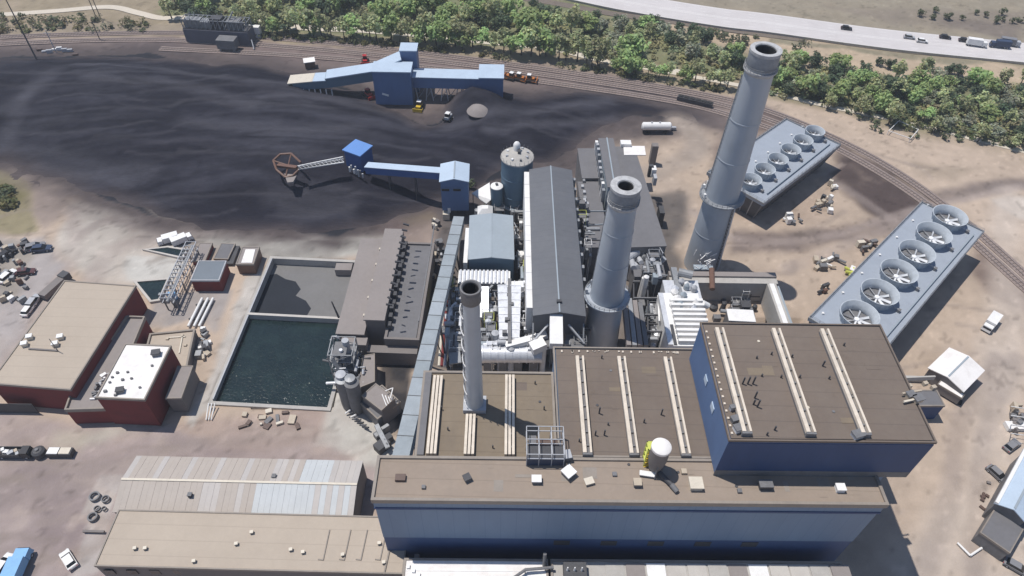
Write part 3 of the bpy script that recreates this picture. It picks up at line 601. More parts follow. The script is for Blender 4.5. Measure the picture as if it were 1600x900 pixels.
for zz in (33, 43): MB().lathe([(rr2(zz)+.02, zz), (rr2(zz)+.08, zz+.12), (rr2(zz)+.08, zz+.3), (rr2(zz)+.02, zz+.42)], B2, 40).build('stiffener', 'stack', s2, True)
for a in (1.9, 2.3, 3.0): MB().obox((B2[0]+(rr2(21)+1)*math.cos(a), B2[1]+(rr2(21)+1)*math.sin(a)), .7, .7, 20.5, 22, a).build('monitor_box', 'silver', s2)
B3 = tuple(P(742, 634, 31)[:2]); s3, rr3 = stack('slim_chimney', 'slim grey chimney on a square plinth, rising from the brown roof of the left bay', B3, 66.0, 1.75, 1.42, 'stack', top='mid_steel', band=3.4, zb=R-1.1, inner=.92, rim='mid_steel')
MB().obox(B3, 4.6, 3.6, R-1.1, R+.0, 0).build('plinth', 'silver', s3)
for k, zz in enumerate(np.arange(34, 62, 4.5)):
    a = 2.7; q = MB()
    for t in range(5):
        a1 = a+.25*t; q.bar((B3[0]+(1.72+.3)*math.cos(a1), B3[1]+2.02*math.sin(a1), zz-.3*t), (B3[0]+2.02*math.cos(a1+.25), B3[1]+2.02*math.sin(a1+.25), zz-.3*t-.3), .16)
    q.build('step_ring', 'white_metal', s3)
ladder(s3, B3, rr3, 31.5, 62, 3.0, 'silver')
# white topped vent with yellow access platform and the cage on the roof
c = P(1022, 733, R); sv = thing('exhaust_silencer', 'white topped round exhaust silencer standing on the brown roof beside a yellow stair', 'roof exhaust', c)
MB().lathe([(1.0, R), (1.5, R+2.5), (1.75, R+4), (1.75, R+7.6)], c, 24).build('body', 'taupe_wall', sv, True)
MB().lathe([(1.82, R+7.6), (1.82, R+8.2), (1.5, R+8.45), (0, R+8.6)], c, 24).build('cap', 'white_roof', sv, True)
for a in (.4, 2.5, 4.6): MB().bar((c.x+2.2*math.cos(a), c.y+2.2*math.sin(a), R), (c.x+1.6*math.cos(a), c.y+1.6*math.sin(a), R+4), .22).build('leg', 'mid_steel', sv)
c2 = P(1012, 722, R); ys = thing('stair_tower', 'yellow steel stair tower standing on the roof beside the white topped exhaust', 'stair', c2)
fr = MB()
for dx in (-.9, .9):
    for dy in (-.8, .8): fr.bar((c2.x+dx, c2.y+dy, R), (c2.x+dx, c2.y+dy, R+6), .2)
fr.build('frame', 'lime', ys)
for k in range(4):
    MB().box(c2.x-1, c2.x+1, c2.y-.9, c2.y+.9, R+1.4+k*1.5, R+1.5+k*1.5).build('landing', 'lime', ys)
    MB().bar((c2.x-.9, c2.y-.9, R+k*1.5), (c2.x+.9, c2.y-.9, R+1.4+k*1.5), .5, .12).build('stair_flight', 'yellow', ys)
c3 = P(1052, 765, R); pg = thing('exhaust_shadow', 'dark bent duct lying on the roof below the white topped exhaust', 'duct', c3)
MB().tube(P(1030, 738, R+.8), P(1050, 758, R+.8), .45).build('duct_run', 'dark_steel', pg); MB().tube(P(1049, 757, R+.8), P(1058, 768, R+.5), .5).build('shadow_tip', 'mid_steel', pg)  # dark tubes added along the line of the exhaust's cast shadow
c4 = P(851, 722, R); cg = thing('equipment_cage', 'dark equipment skid in a steel cage standing at the corner of the two roofs', 'roof equipment', c4)
MB().box(c4.x-3.4, c4.x+3.4, c4.y-.6, c4.y+2.2, R+.05, R+2.4).build('tank', 'dark_steel', cg)
MB().box(c4.x-3.4, c4.x+3.4, c4.y-.72, c4.y-.61, R+.05, R+2.6).build('front_panel', 'navy', cg)
fr = MB()
for dx in (-3.5, -1.2, 1.2, 3.5):
    for dy in (-.8, 2.4, 5.2): fr.bar((c4.x+dx, c4.y+dy, R), (c4.x+dx, c4.y+dy, R+4.2), .16)
for zz in (2.6, 4.2):
    for dy in (-.8, 2.4, 5.2): fr.bar((c4.x-3.5, c4.y+dy, R+zz), (c4.x+3.5, c4.y+dy, R+zz), .14)
    for dx in (-3.5, -1.2, 1.2, 3.5): fr.bar((c4.x+dx, c4.y-.8, R+zz), (c4.x+dx, c4.y+5.2, R+zz), .14)
fr.build('frame', 'silver', cg); MB().tube((c4.x-1.5, c4.y+3.4, R+1.2), (c4.x+2.5, c4.y+3.4, R+1.2), .7).build('compressor', 'brown', cg); MB().box(c4.x-3, c4.x-1.6, c4.y+2.8, c4.y+4.6, R, R+1.9).build('motor_box', 'mid_steel', cg)
# ------------------------------------------------------------------ low buildings along the front edge
lw = flat('low_annex', 'low pale metal roofed annex at the foot of the blue power house wall', 'annex', box4(-19, 9.5, 42, 56.2), 12.0, 'slate_blue', 'white_roof', par=.2)
for k in range(5): MB().box(-18.6, 9.1, 43+k*2.7, 43.15+k*2.7, 12.003, 12.13).build('roof_seam', 'white_metal', lw)
for k in range(6): MB().box(-19+.6+k*1.1, -19+1.2+k*1.1, 54.2-.8*k, 54.9-.8*k, 12.003, 12.5).build('roof_vent', 'white_metal', lw) if k < 4 else None
la = flat('transformer_deck', 'grey panelled roof deck right of the pale annex along the power house foot', 'deck', box4(10.2, XR-2, 42, 56.2), 12.0, 'slate_blue', 'concrete', par=.3)
for k in range(12):
    mt = ['concrete', 'pale_concrete', 'taupe_roof', 'pale_concrete', 'white_metal'][k*7 % 5]
    MB().box(21+k*4.1, 24.7+k*4.1, 42.5, 55.6, 12.003, 12.12+.1*(k % 3)).build('deck_panel', mt, la)
c = Vector((12, 55, 6.5)); tf = thing('transformer', 'dark transformer with pale cooling fins on the deck at the wall foot', 'transformer', (14.5, 53.4, 12))
MB().box(12.5, 17.0, 51.6, 55, 12.003, 14.1).build('tank', 'dark_steel', tf)
for k in range(7): MB().box(12.6+k*.62, 12.85+k*.62, 50.7, 51.58, 12.2, 13.9).build('cooling_fin', 'silver', tf)
for k in range(3): MB().tube((13.2+k*1.4, 53.4, 14.1), (13.2+k*1.4, 53.4, 15.4), .22, .12, 10).build('bushing', 'white_metal', tf)
dj = thing('duct_frame', 'grey bent duct on thin legs crossing the pale annex roof', 'duct', (6, 53, 12))
MB().tube((-1, 49.5, 13.4), (5.2, 53.8, 13.4), .3).build('duct_run', 'mid_steel', dj); MB().tube((5.1, 53.7, 13.4), (10.6, 54.2, 13.4), .3).build('duct_run', 'mid_steel', dj); MB().tube((8.8, 55.0, 12), (8.8, 55.8, 16), .35).build('riser', 'mid_steel', dj)
for q in ((0, 50.2), (5, 53.6), (9, 54.1)): MB().bar((*q, 12), (*q, 13.2), .18).build('leg', 'dark_steel', dj)
bt_ = rect((186, 797), (640, 809), (150, 884), 9.0); tr = flat('workshop', 'long flat tan roofed workshop at the bottom edge left of the power house', 'workshop', bt_, 9.0, 'taupe_wall', 'tan_roof', par=.2, cw=.3)
for q in [(212, 858), (228, 858), (455, 860), (474, 864), (536, 868), (370, 851), (394, 833), (631, 838), (627, 856), (600, 880), (593, 850), (304, 878)]: vent_box(tr, P(*q, 9.0), .62, .55, .5, 'mid_steel', .2, 'cream')
for xx in (515, 548, 574, 604): # low kerb lines on the roof
    MB().bar(P(xx, 828, 9.06), P(xx-10, 874, 9.06), .22, .3).build('expansion_kerb', 'coping', tr); MB().bar(P(xx-18, 874, 9.06), P(xx-9.5, 875, 9.06), .22, .3).build('kerb_return', 'coping', tr)
MB().bar(P(619, 812, 9.1), P(600, 897, 9.1), .3, .35).build('expansion_kerb', 'coping', tr)
bmn = [p for p in bt_]; p0 = P(640, 809, 9.0); p1 = P(650, 900, 9.0)
for k in range(5):
    a = p0.lerp(p1, .12+k*.19); MB().obox(a+Vector((.55, 0, 0)), 1.0, 1.5, 2, 8.8).build('wall_buttress', 'taupe_wall', tr)
for k in range(14):
    a = P(165+k*36, 884.8, 9.0); MB().obox(a+Vector((0, -.22, 0)), 1.9, .2, 5.6, 7.6).build('window', 'dark_glass', tr)
mt_ = rect((212, 714), (567, 722), (176, 797), 7.2)
mb = thing('metal_warehouse', 'wide low gabled warehouse with patchy grey and tan metal sheets behind the tan workshop', 'warehouse', cen(mt_))
mt_ = sorted(mt_, key=lambda p: (p.y, p.x)); fl, frr = sorted(mt_[:2], key=lambda p: p.x); bl, br = sorted(mt_[2:], key=lambda p: p.x)
ml, mr_ = (fl+bl)/2, (frr+br)/2; mr_ = ml+(mr_-ml)
wb = MB().prism(ccw([fl, frr, br, bl]), 0, 7.0); wb.add([(frr.x, frr.y, 7), (br.x, br.y, 7), (mr_.x, mr_.y, 8.7)], [(0, 1, 2)]).add([(fl.x, fl.y, 7), (bl.x, bl.y, 7), (ml.x, ml.y, 8.7)], [(0, 1, 2)]).build('wall', 'taupe_wall', mb)
sh = [mat('sheet_'+n_, c_, .6, .08, .15, 1.5, stain=tuple(x*.85 for x in c_)) for n_, c_ in (('tan', (.42, .37, .325)), ('grey', (.45, .42, .395)), ('bluegrey', (.50, .52, .525)), ('brown', (.40, .352, .31)), ('pale', (.47, .435, .405)))]
NS = 40
for side, (a0, a1) in enumerate(((bl, br), (fl, frr))):
    for k in range(NS):
        t0, t1 = k/NS, (k+1)/NS-.0006; e0, e1 = a0.lerp(a1, t0), a0.lerp(a1, t1); g0, g1 = ml.lerp(mr_, t0), ml.lerp(mr_, t1); tm = (t0+t1)/2
        if side == 0: w_ = (0 if k % 5 else 1) if tm < .64 else (0 if k % 2 else 4) if tm < .74 else 2 if tm < .88 else (1 if k % 2 else 4)
        else: w_ = 0 if tm < .34 else 4 if tm < .40 else (0 if k % 4 else 4) if tm < .58 else 2 if tm < .82 else (4 if k % 2 else 2)
        dz = .03 if k % 2 else 0
        o_ = Vector((0, .4 if side == 0 else -.4, 0)); E0, E1 = e0+o_, e1+o_
        MB().add([(E0.x, E0.y, 7.05+dz), (E1.x, E1.y, 7.05+dz), (g1.x, g1.y, 8.85+dz), (g0.x, g0.y, 8.85+dz), (E0.x, E0.y, 6.9), (E1.x, E1.y, 6.9), (g1.x, g1.y, 8.7), (g0.x, g0.y, 8.7)], [(0, 1, 2, 3), (7, 6, 5, 4), (0, 4, 5, 1), (1, 5, 6, 2), (3, 7, 4, 0), (2, 6, 7, 3)]).build('roof_sheet', sh[w_], mb)
MB().bar((ml.x, ml.y, 8.96), (ml.lerp(mr_, 1).x, mr_.y, 8.96), .5, .14).build('ridge_cap', 'cream', mb)
for q in ((429, 746), (298, 775)):
    vent_box(mb, P(*q, 8.0)+Vector((0, 0, -.2)), .8, .8, .9, 'dark_steel', 0, 'mid_steel')
# ------------------------------------------------------------------ red brick buildings on the left
A_ = P(212, 447, 9.2); B_ = P(110, 609, 9.2)
rb = rect((212, 447), (110, 609), (96, 446), 9.2)
rb = flat('brick_hall', 'largest red brick hall with a wide tan roof at the left edge', 'hall', rb, 9.2, 'red_wall', 'tan_roof', par=.2, cw=.35)
for q in ((48, 529), (40, 540), (96, 529), (88, 540)): vent_box(rb, P(*q, 9.2), 1.3, 1.1, 1.0, 'cream', .3, 'white_metal')
MB().bar(P(45, 545, 9.4), P(90, 548, 9.4), .4, .4).build('roof_pipe', 'taupe_wall', rb)
MB().tube(P(91, 549, 9.2), P(91, 549, 9.2)+Vector((0, 0, 5)), .12, .08, 8).build('roof_mast', 'taupe_wall', rb)
MB().box(*(lambda p: (p.x-14, p.x-1, p.y-.1, p.y+.02))(P(40, 612, 9.2)), 0, 4).build('door', 'dark_steel', rb)
ax = rect((224, 497), (160, 628), (199, 496), 5.7)
an = flat('brick_annex', 'long low red brick annex squeezed between the brick hall and the white roofed block', 'annex', [P(103, 642, 5.7), P(168, 640, 5.7), P(168, 640, 5.7)+(P(227, 497, 5.7)-P(227, 640, 5.7))*.02+Vector((0, 1.5, 0)), P(227, 497, 5.7), P(199, 496, 5.7), P(110, 622, 5.7)], 5.7, 'red_wall', 'taupe_roof', par=.7, cw=.4)
wr = rect((267, 541), (226, 625), (195, 540), 11.2)
wb_ = flat('white_roofed_block', 'red brick block with a bright white roof in front of the brick hall', 'building', wr, 11.2, 'red_wall', 'white_roof', par=.25, cw=.35)
for q, s_ in (((245, 554), 1.8), ((189, 612), 1.6), ((238, 572), .5), ((184, 583), .6), ((200, 582), .5), ((176, 590), .5), ((206, 592), .5), ((192, 594), .6), ((219, 606), .5), ((181, 618), .6), ((172, 598), .5), ((165, 612), .7)): vent_box(wb_, P(*q, 11.2), s_, s_*.8, .25+.4*s_, 'mid_steel', .2, 'dark_steel' if s_ > 1 else None)
jm = thing('roof_clutter', 'jumble of pale pipes and ducts on the annex roof left of the white roof', 'ductwork', P(160, 590, 5.7)); 
for k in range(16):
    p = P(random.uniform(152, 172)-(k-8)*1.6, 585+k*2.6, 5.75); MB().obox(p, random.uniform(.4, 1.2), random.uniform(.3, 1), 5.71, 6.1+random.random()*.9, random.random()).build('duct_piece', random.choice(['silver', 'mid_steel', 'taupe_wall', 'white_metal']), jm)
gs = rect((301, 572), (283, 622), (278, 572), 6.0); gs = flat('grey_lean_to', 'small grey lean-to against the right wall of the white roofed block', 'lean-to', gs, 6.0, 'taupe_wall', 'taupe_roof', par=.1, cw=.25)
tp = flat('tan_low_block', 'low tan roofed block with raised rim behind the white roofed block', 'building', rect((305, 516), (292, 578), (238, 512), 2.6), 2.6, 'taupe_wall', 'tan_roof', par=.5, cw=.5)
for q in ((265, 545), (262, 530), (285, 525), (290, 540)): vent_box(tp, P(*q, 2.6), .7, .7, .4, 'tan', 0)
MB().bar(P(262, 528, 2.75), P(290, 526, 2.75), .3).build('roof_pipe', 'cream', tp); MB().bar(P(285, 526, 2.75), P(280, 552, 2.75), .3).build('roof_pipe', 'cream', tp)
def gabled(name, label, cat, poly, ze, zr, wall, roof, axis, z0=0.0, over=.4, group=None):
    p = list(poly); ax = Vector((*axis, 0)).normalized()
    if abs((p[1]-p[0]).normalized().dot(ax)) < .7: p = p[1:]+p[:1]
    c = cen(p); r = thing(name, label, cat, (c.x, c.y, z0), group)
    a, b, cc, d = p; w = MB().prism(p, z0, ze-.28); m0, m1 = (a+d)/2, (b+cc)/2
    w.add([(a.x, a.y, ze-.28), (d.x, d.y, ze-.28), (m0.x, m0.y, zr-.28)], [(0, 1, 2)]); w.add([(b.x, b.y, ze-.28), (cc.x, cc.y, ze-.28), (m1.x, m1.y, zr-.28)], [(0, 2, 1)])
    w.build('wall', wall, r)
    MB().gable(*grow(p, over), ze, zr).build('roof', roof, r)
    MB().bar((m0.x, m0.y, zr+.03), (m1.x, m1.y, zr+.03), .45, .1).build('ridge_cap', 'pale_grey_roof', r)
    return r
# ------------------------------------------------------------------ settling pond
pd = thing('settling_pond', 'rectangular concrete settling pond with grey silt behind a divider and dark water before it', 'pond', cen(POND))
MB().ring(grow(POND, .75), 1.0, -7, .35).build('pond_wall', 'concrete', pd)
a, b, c_, d_ = POND
far2 = sorted(POND, key=lambda p: -p.y)[:2]; near2 = sorted(POND, key=lambda p: -p.y)[2:]
fl_, fr_ = sorted(far2, key=lambda p: p.x); nl_, nr_ = sorted(near2, key=lambda p: p.x)
tdiv = .44; dl, dr = fl_.lerp(nl_, tdiv), fr_.lerp(nr_, tdiv)
def plate(poly, z0, z1): return MB().prism(ccw(poly), z0, z1)
kind(plate([nl_, nr_, dr, dl], -5, -1.1).build('pond_water', 'water', pd), 'structure')
plate([dl, dr, fr_, fl_], -5, -2.2).build('silt_bed', 'silt', pd)
wet = [P(*q, -2.2) for q in [(392, 494), (404, 455), (420, 430), (432, 428), (446, 436), (462, 440), (470, 452), (462, 462), (478, 470), (486, 482), (478, 496)]]
plate(wet, -2.3, -2.17).build('wet_patch', 'wet_silt', pd)
MB().bar((dl.x, dl.y, -.9), (dr.x, dr.y, -.9), .8, 3.5).build('divider_wall', 'pale_concrete', pd)
MB().bar(fl_+Vector((.3, -.6, .62)), nl_+Vector((.3, .6, .62)), .35, .35).build('pipe', 'silver', pd)
MB().box(P(535, 415, .3).x-2, P(535, 415, .3).x+3, P(535, 415, .3).y-2, P(535, 415, .3).y+1, -2, .4).build('inlet_slab', 'taupe_roof', pd)
# ------------------------------------------------------------------ filter house beside the pond
ra = rect((527, 520), (566, 374), (587, 520), 8.5)
fh = thing('filter_house', 'long brown roofed filter house with a raised middle roof between pond and conveyor', 'filter house', cen(ra))
n0 = P(527, 520, 8.5); f0 = P(566, 374, 8.5); dirv = (f0-n0).normalized(); sd = Vector((dirv.y, -dirv.x, 0))
L_ = (f0-n0).length
def fpoly(s0, s1, t0, t1): return ccw([n0+sd*s0+dirv*t0, n0+sd*s1+dirv*t0, n0+sd*s1+dirv*t1, n0+sd*s0+dirv*t1])
MB().prism(fpoly(0, 7.2, 0, L_), 0, 8.2).build('west_wall', 'taupe_wall', fh); MB().prism(fpoly(-.4, 7.2, -.4, L_+.4), 8.203, 8.6).build('west_roof', 'taupe_roof', fh)
MB().prism(fpoly(7.25, 12.4, 2.5, L_+1.5), 0, 11.2).build('middle_wall', 'taupe_wall', fh); MB().prism(fpoly(6.9, 12.5, 2.2, L_+1.8), 11.203, 11.6).build('middle_roof', 'taupe_roof', fh)
MB().prism(fpoly(12.45, 21.5, -1, L_-.5), 0, 7.4).build('east_wall', 'taupe_wall', fh); MB().prism(fpoly(12.45, 20.8, -.8, L_-.7), 7.403, 7.7).build('east_roof', 'grey_roof2', fh)
MB().ring(fpoly(12.48, 21.8, -1.3, L_-.2), .7, 7.2, 8.3).build('parapet', 'taupe_wall', fh)
for k in range(13):
    t_ = 3+k*(L_-5)/12; p = n0+sd*13.4+dirv*t_; d_ = MB(); d_.obox(p, 1.5, 1.0, 7.7, 9.6+.5*(k % 3), math.atan2(dirv.y, dirv.x)).build('filter_hopper', 'dark_steel', fh)
    MB().bar(p+Vector((0, 0, 8.6)), p+sd*random.uniform(.9, 2.2)+dirv*random.uniform(-.6, .6)+Vector((0, 0, 8.1)), random.uniform(.3, .7), .4).build('outlet_pipe', 'dark_steel', fh)
for k in range(5):
    p = n0+sd*6.3+dirv*(6+k*6.5); MB().obox(p, .8, .7, 8.6, 9.3).build('roof_vent', 'cream', fh)
MB().bar(n0+sd*22.2+dirv*(-1)+Vector((0, 0, 7)), n0+sd*22.2+dirv*L_+Vector((0, 0, 7)), .3, .4).build('pipe_run', 'mid_steel', fh)
MB().prism(fpoly(8, 21.2, -3.5, -1.05), 0, 5.2).build('front_bay', 'taupe_wall', fh); MB().prism(fpoly(1.2, 8, -3, -.45), 3.5, 7.5).build('loading_canopy', 'taupe_roof', fh)
MB().tube(n0+dirv*-1.5+sd*2+Vector((0, 0, 8)), n0+dirv*-1.5+sd*2+Vector((-.8, 0, 14)), .3, .15, 8).build('mast', 'dark_steel', fh)
# pipework and silos at its near end
pw = thing('pipe_rack', 'tangle of grey pipes and valves at the near end of the filter house', 'pipework', P(545, 545, 0))
for k in range(64):
    q = (random.uniform(520, 572), random.uniform(526, 606)); zz = random.uniform(1.5, 8); a_ = P(*q, zz); L2 = random.uniform(1.5, 6)
    e_ = a_+(sd if k % 2 else dirv)*L2*random.choice((-1, 1))*.6+Vector((0, 0, random.uniform(-1, 1))); MB().tube(a_, e_, random.uniform(.14, .4), None, 8).build('pipe', random.choice(['steel', 'silver', 'mid_steel', 'alu', 'dark_steel']), pw)
    if k % 3 == 0: MB().tube((a_.x, a_.y, 0), (a_.x, a_.y, zz), .15, None, 6).build('post', 'dark_steel', pw)
for k in range(3): MB().box(*(lambda p: (p.x-2.5, p.x+2.5, p.y-.6, p.y+.6))(P(548, 540+k*13, 5.5)), 5.4, 5.5).build('walkway', 'mid_steel', pw)
for i, (q, l_) in enumerate((((546, 634), 'grey silo at the pond corner, the one nearer the water'), ((560, 640), 'grey silo at the pond corner, the one nearer the angled shed'))):
    p = P(*q, 0); r = thing('slurry_silo', l_, 'silo', p, 'silos at the pond corner')
    MB().lathe([(1.6, 0), (1.75, 2), (1.75, 11.5)], p, 22).build('shell', 'mid_steel', r, True); MB().lathe([(1.85, 11.5), (1.85, 11.8), (0, 12.4)], p, 22).build('cap', 'steel' if i == 0 else 'mid_steel', r)
    MB().lathe([(1.3, 11.9), (1.3, 13), (0, 13.2)], (p.x-.3, p.y+.4), 12).build('filter_head', 'silver' if i == 0 else 'steel', r)
for i in range(2): # angled small sheds below
    pass
tw_ = thing('steel_tower', 'lattice steel tower with ducts and landings at the near end of the filter house', 'tower', P(545, 585, 0)); pc_ = P(545, 585, 0); b = MB()
for zz in range(0, 12, 3):
    for (ax_, ay_), (bx_, by_) in (((-3, -3), (3, -3)), ((3, -3), (3, 3)), ((3, 3), (-3, 3)), ((-3, 3), (-3, -3))):
        b.bar((pc_.x+ax_, pc_.y+ay_, zz), (pc_.x+ax_, pc_.y+ay_, zz+3), .28); b.bar((pc_.x+ax_, pc_.y+ay_, zz+3), (pc_.x+bx_, pc_.y+by_, zz+3), .2); b.bar((pc_.x+ax_, pc_.y+ay_, zz), (pc_.x+bx_, pc_.y+by_, zz+3), .16)
b.build('lattice', 'steel', tw_)
for k, zz in enumerate((3, 6, 9, 12)): MB().box(pc_.x-3+1.2*(k % 2), pc_.x+3-1.5*(k == 3), pc_.y-2.8, pc_.y+2.8-1.4*(k % 2), zz-.1, zz+.05).build('landing', 'mid_steel', tw_)
for dx_, dy_, r_, mt in ((-1.4, -.8, .7, 'steel'), (1.0, .6, .9, 'silver'), (.2, -1.8, .45, 'alu')): MB().tube((pc_.x+dx_, pc_.y+dy_, 0), (pc_.x+dx_, pc_.y+dy_, 12.6+dx_), r_, None, 14).build('riser', mt, tw_, True)
for k in range(4): MB().bar((pc_.x-2+k*1.3, pc_.y-3.2, 11-k*2.2), (pc_.x+1+k*.8, pc_.y-5.5-k*.8, 4-k*.7), .8, .6).build('chute', ['steel', 'mid_steel', 'silver', 'taupe_roof'][k], tw_)
sa = flat('crusher_shed', 'small grey shed in line with the filter house near end', 'shed', ccw([P(568, 556, 6.5), P(585, 553, 6.5), P(585, 596, 6.5), P(560, 606, 6.5)]), 6.5, 'taupe_wall', 'taupe_roof', par=.1, cw=.25)
an_ = P(573, 613, 7.5), P(600, 640, 7.5), P(585, 596, 7.5)
sb_ = flat('angled_shed', 'small grey shed turned at an angle, with a pale stair on its roof edge', 'shed', rect((566, 618), (596, 641), (586, 599), 7.5), 7.5, 'taupe_wall', 'taupe_roof', par=.12, cw=.25)
for k in range(4): MB().bar(P(597+k*5, 616+k*2, 7.9), P(604+k*3, 634-k*3, 7.9), .2).build('stair_rail', 'white_metal', sb_)
MB().bar(P(602, 611, 8.8), P(614, 606, 8.8), .2).build('stair_rail', 'white_metal', sb_); MB().bar(P(614, 606, 8.8), P(610, 622, 8.8), .2).build('stair_rail', 'white_metal', sb_)
sc_ = flat('hopper_deck', 'low steel deck with hoppers below the angled shed beside the conveyor', 'deck', rect((562, 628), (590, 655), (600, 605), 4.5), 4.5, 'mid_steel', 'grey_roof2', par=.2, cw=.3)
for k in range(9):
    p = P(random.uniform(588, 614), random.uniform(640, 690), 0); MB().obox(p, random.uniform(1, 2.6), random.uniform(.8, 2), 0, random.uniform(1.2, 3.4), .7).build('hopper', random.choice(['dark_steel', 'mid_steel', 'steel']), sc_)
sc2 = thing('screw_conveyor', 'grey inclined screw conveyor frame running from the hopper deck toward the power house', 'conveyor', P(600, 690, 0))
MB().bar(P(588, 664, 3.5), P(606, 700, 2.0), 1.1, .9).build('trough', 'steel', sc2); MB().obox(P(598, 700, 0), 3.5, 2.4, 0, 2.2, .8).build('drive_box', 'dark_steel', sc2)
for k in range(5): MB().bar(P(592+k*3, 668+k*6, 3.2), P(592+k*3, 668+k*6, 0), .16).build('leg', 'dark_steel', sc2)
hv = thing('valve_station', 'dark pipes and white hand wheels on the concrete below the slurry silos', 'pipework', P(550, 648, 0))
for k in range(8): MB().tube(P(540+k*4, 646+k*3, .6), P(548+k*4, 640+k*4, 1.6), .22, None, 8).build('pipe', random.choice(['dark_steel', 'white_metal', 'mid_steel']), hv)
# ------------------------------------------------------------------ conveyor galleries and transfer tower
g0, g1 = P(717, 338, 8.6), P(625, 716, 30.6); gl = thing('conveyor_gallery', 'long grey blue enclosed conveyor climbing from the transfer tower to the power house roof', 'conveyor', (g0.x, g0.y, 0))
dv = (g1-g0).normalized(); rt = dv.cross(Vector((0, 0, 1))).normalized(); upv = rt.cross(dv)
N_ = 17
for k in range(N_):
    p, q = g0.lerp(g1, k/N_), g0.lerp(g1, (k+1)/N_); q = q-dv*.22; 
    MB().bar(p-upv*.18, q-upv*.18, 3.3, .3, upv).build('roof_panel', 'gallery', gl)
    for s_ in (-1, 1): MB().bar(p+rt*s_*1.55-upv*1.75, q+rt*s_*1.55-upv*1.75, .12, 2.8, upv).build('side_panel', 'gallery', gl)
    MB().bar(q+dv*.11-upv*.15, q+dv*.115+dv*.1-upv*.15, 3.5, .5, upv).build('seam_rib', 'mid_steel', gl)
MB().bar(g0-upv*3.2, g1-upv*3.2, 3.2, .25, upv).build('floor_truss', 'dark_steel', gl)
for k in (3, 6, 9, 12, 15):
    p = g0.lerp(g1, k/N_)-upv*3.2; b = MB()
    for s_ in (-1, 1):
        b.bar(p+rt*1.3*s_, Vector((p.x+2.2*s_*rt.x, p.y+2.2*s_*rt.y, 0)), .45)
        b.bar(p+rt*1.3*s_, Vector((p.x-2.2*s_*rt.x, p.y-2.2*s_*rt.y, 0)), .22)
    b.build('trestle', 'dark_steel', gl)
tt = gabled('transfer_tower', 'blue transfer tower with a pale gabled roof at the foot of the long conveyor', 'tower', rect((688, 283), (731, 283), (689, 257), 15.2), 15.2, 16.4, 'deep_blue', 'pale_blue_roof', (0, 1), z0=3.2)
tp0 = OFF[tt.name]
for q in ((696, 296), (714, 296)): MB().box(*(lambda p: (p.x-1.2, p.x+1.2, p.y-.12, p.y+.05))(P(*q, 13)), 12.4, 13.2).build('window', 'dark_glass', tt)
p = cen(rect((688, 283), (731, 283), (689, 257), 15.2))
for dx in (-3.6, 0, 3.6):
    for dy in (-2.8, 2.8): MB().bar((p.x+dx, p.y+dy, 0), (p.x+dx, p.y+dy, 3.2), .4).build('leg', 'dark_steel', tt)
MB().obox((p.x-3, p.y-4.5), 2.2, 2, 0, 2.4).build('control_box', 'cream', tt); MB().obox((p.x-2, p.y-4.1), .9, .8, 2.4, 4.3).build('motor', 'white_metal', tt)
q0, q1 = P(573, 263, 8.0), P(690, 272, 12.5); g2 = thing('conveyor_gallery', 'short bright blue conveyor with pale roof from the stacker house to the transfer tower', 'conveyor', (q0.x, q0.y, 0))
MB().bar(q0, q1, 2.6, 2.7).build('side_wall', 'bright_blue', g2); MB().bar(q0+Vector((0, 0, 1.45)), q1+Vector((0, 0, 1.45)), 3.1, .2).build('roof', 'pale_blue_roof', g2)
for t in (.3, .65):
    p = q0.lerp(q1, t)
    for s_ in (-1, 1): MB().bar((p.x, p.y+s_*1, p.z-1.3), (p.x, p.y+s_*2, 0), .3).build('leg', 'dark_steel', g2)
sp_ = ccw([P(537, 234, 11.5), P(562, 243, 11.5), P(580, 228, 11.5), P(556, 219, 11.5)])
sh_ = thing('stacker_house', 'bright blue stacker house with a square roof standing on the coal pile', 'stacker', (cen(sp_).x, cen(sp_).y, 0))
MB().prism(sp_, 4.0, 11.2).build('wall', 'bright_blue', sh_); MB().prism(grow(sp_, .4), 11.2, 11.6).build('roof', 'bright_blue_roof', sh_)
for p in sp_: pp = p.lerp(cen(sp_), .12); MB().bar((pp.x, pp.y, 0), (pp.x, pp.y, 4), .5).build('leg', 'bright_blue', sh_)
for k in range(7): MB().obox(P(546+k*3.4, 262+k*1.6, 7), .5, .5, 5+random.random()*2, 7+random.random()*2).build('winch', random.choice(['white_metal', 'silver', 'mid_steel']), sh_)
bo = thing('stacker_boom', 'white lattice boom with a curved brown loop and scoop hanging over the coal', 'boom', (*P(500, 256, 8)[:2], 8))
b0, b1 = P(537, 251, 11), P(466, 263, 11); bd = (b1-b0).normalized(); br_ = bd.cross(Vector((0, 0, 1))).normalized()
lb = MB()
for s_, zz in ((-1, 0), (1, 0), (0, 1.5)): lb.bar(b0+br_*s_*.9+Vector((0, 0, zz)), b1+br_*s_*.5+Vector((0, 0, zz*.6)), .3)
for k in range(12):
    a_, e_ = b0.lerp(b1, k/12), b0.lerp(b1, (k+1)/12)
    lb.bar(a_+br_*.8, e_-br_*.8, .16); lb.bar(a_-br_*.8, e_+Vector((0, 0, 1.2)), .16); lb.bar(a_+br_*.8, e_+Vector((0, 0, 1.2)), .16)
lb.build('lattice', 'white_metal', bo)
MB().bar(b0+Vector((0, 0, .1)), b1+Vector((0, 0, .1)), 1.3, .12).build('belt', 'dark_steel', bo)
lp = [P(*q, zz) for q, zz in [((470, 254), 11), ((455, 240), 11), ((438, 241), 10.5), ((427, 251), 10), ((432, 265), 9.3), ((446, 277), 8.5), ((458, 274), 8.8), ((468, 264), 10)]]
lm = MB()
for k in range(len(lp)-1): lm.tube(lp[k], lp[k+1], .38, None, 8)
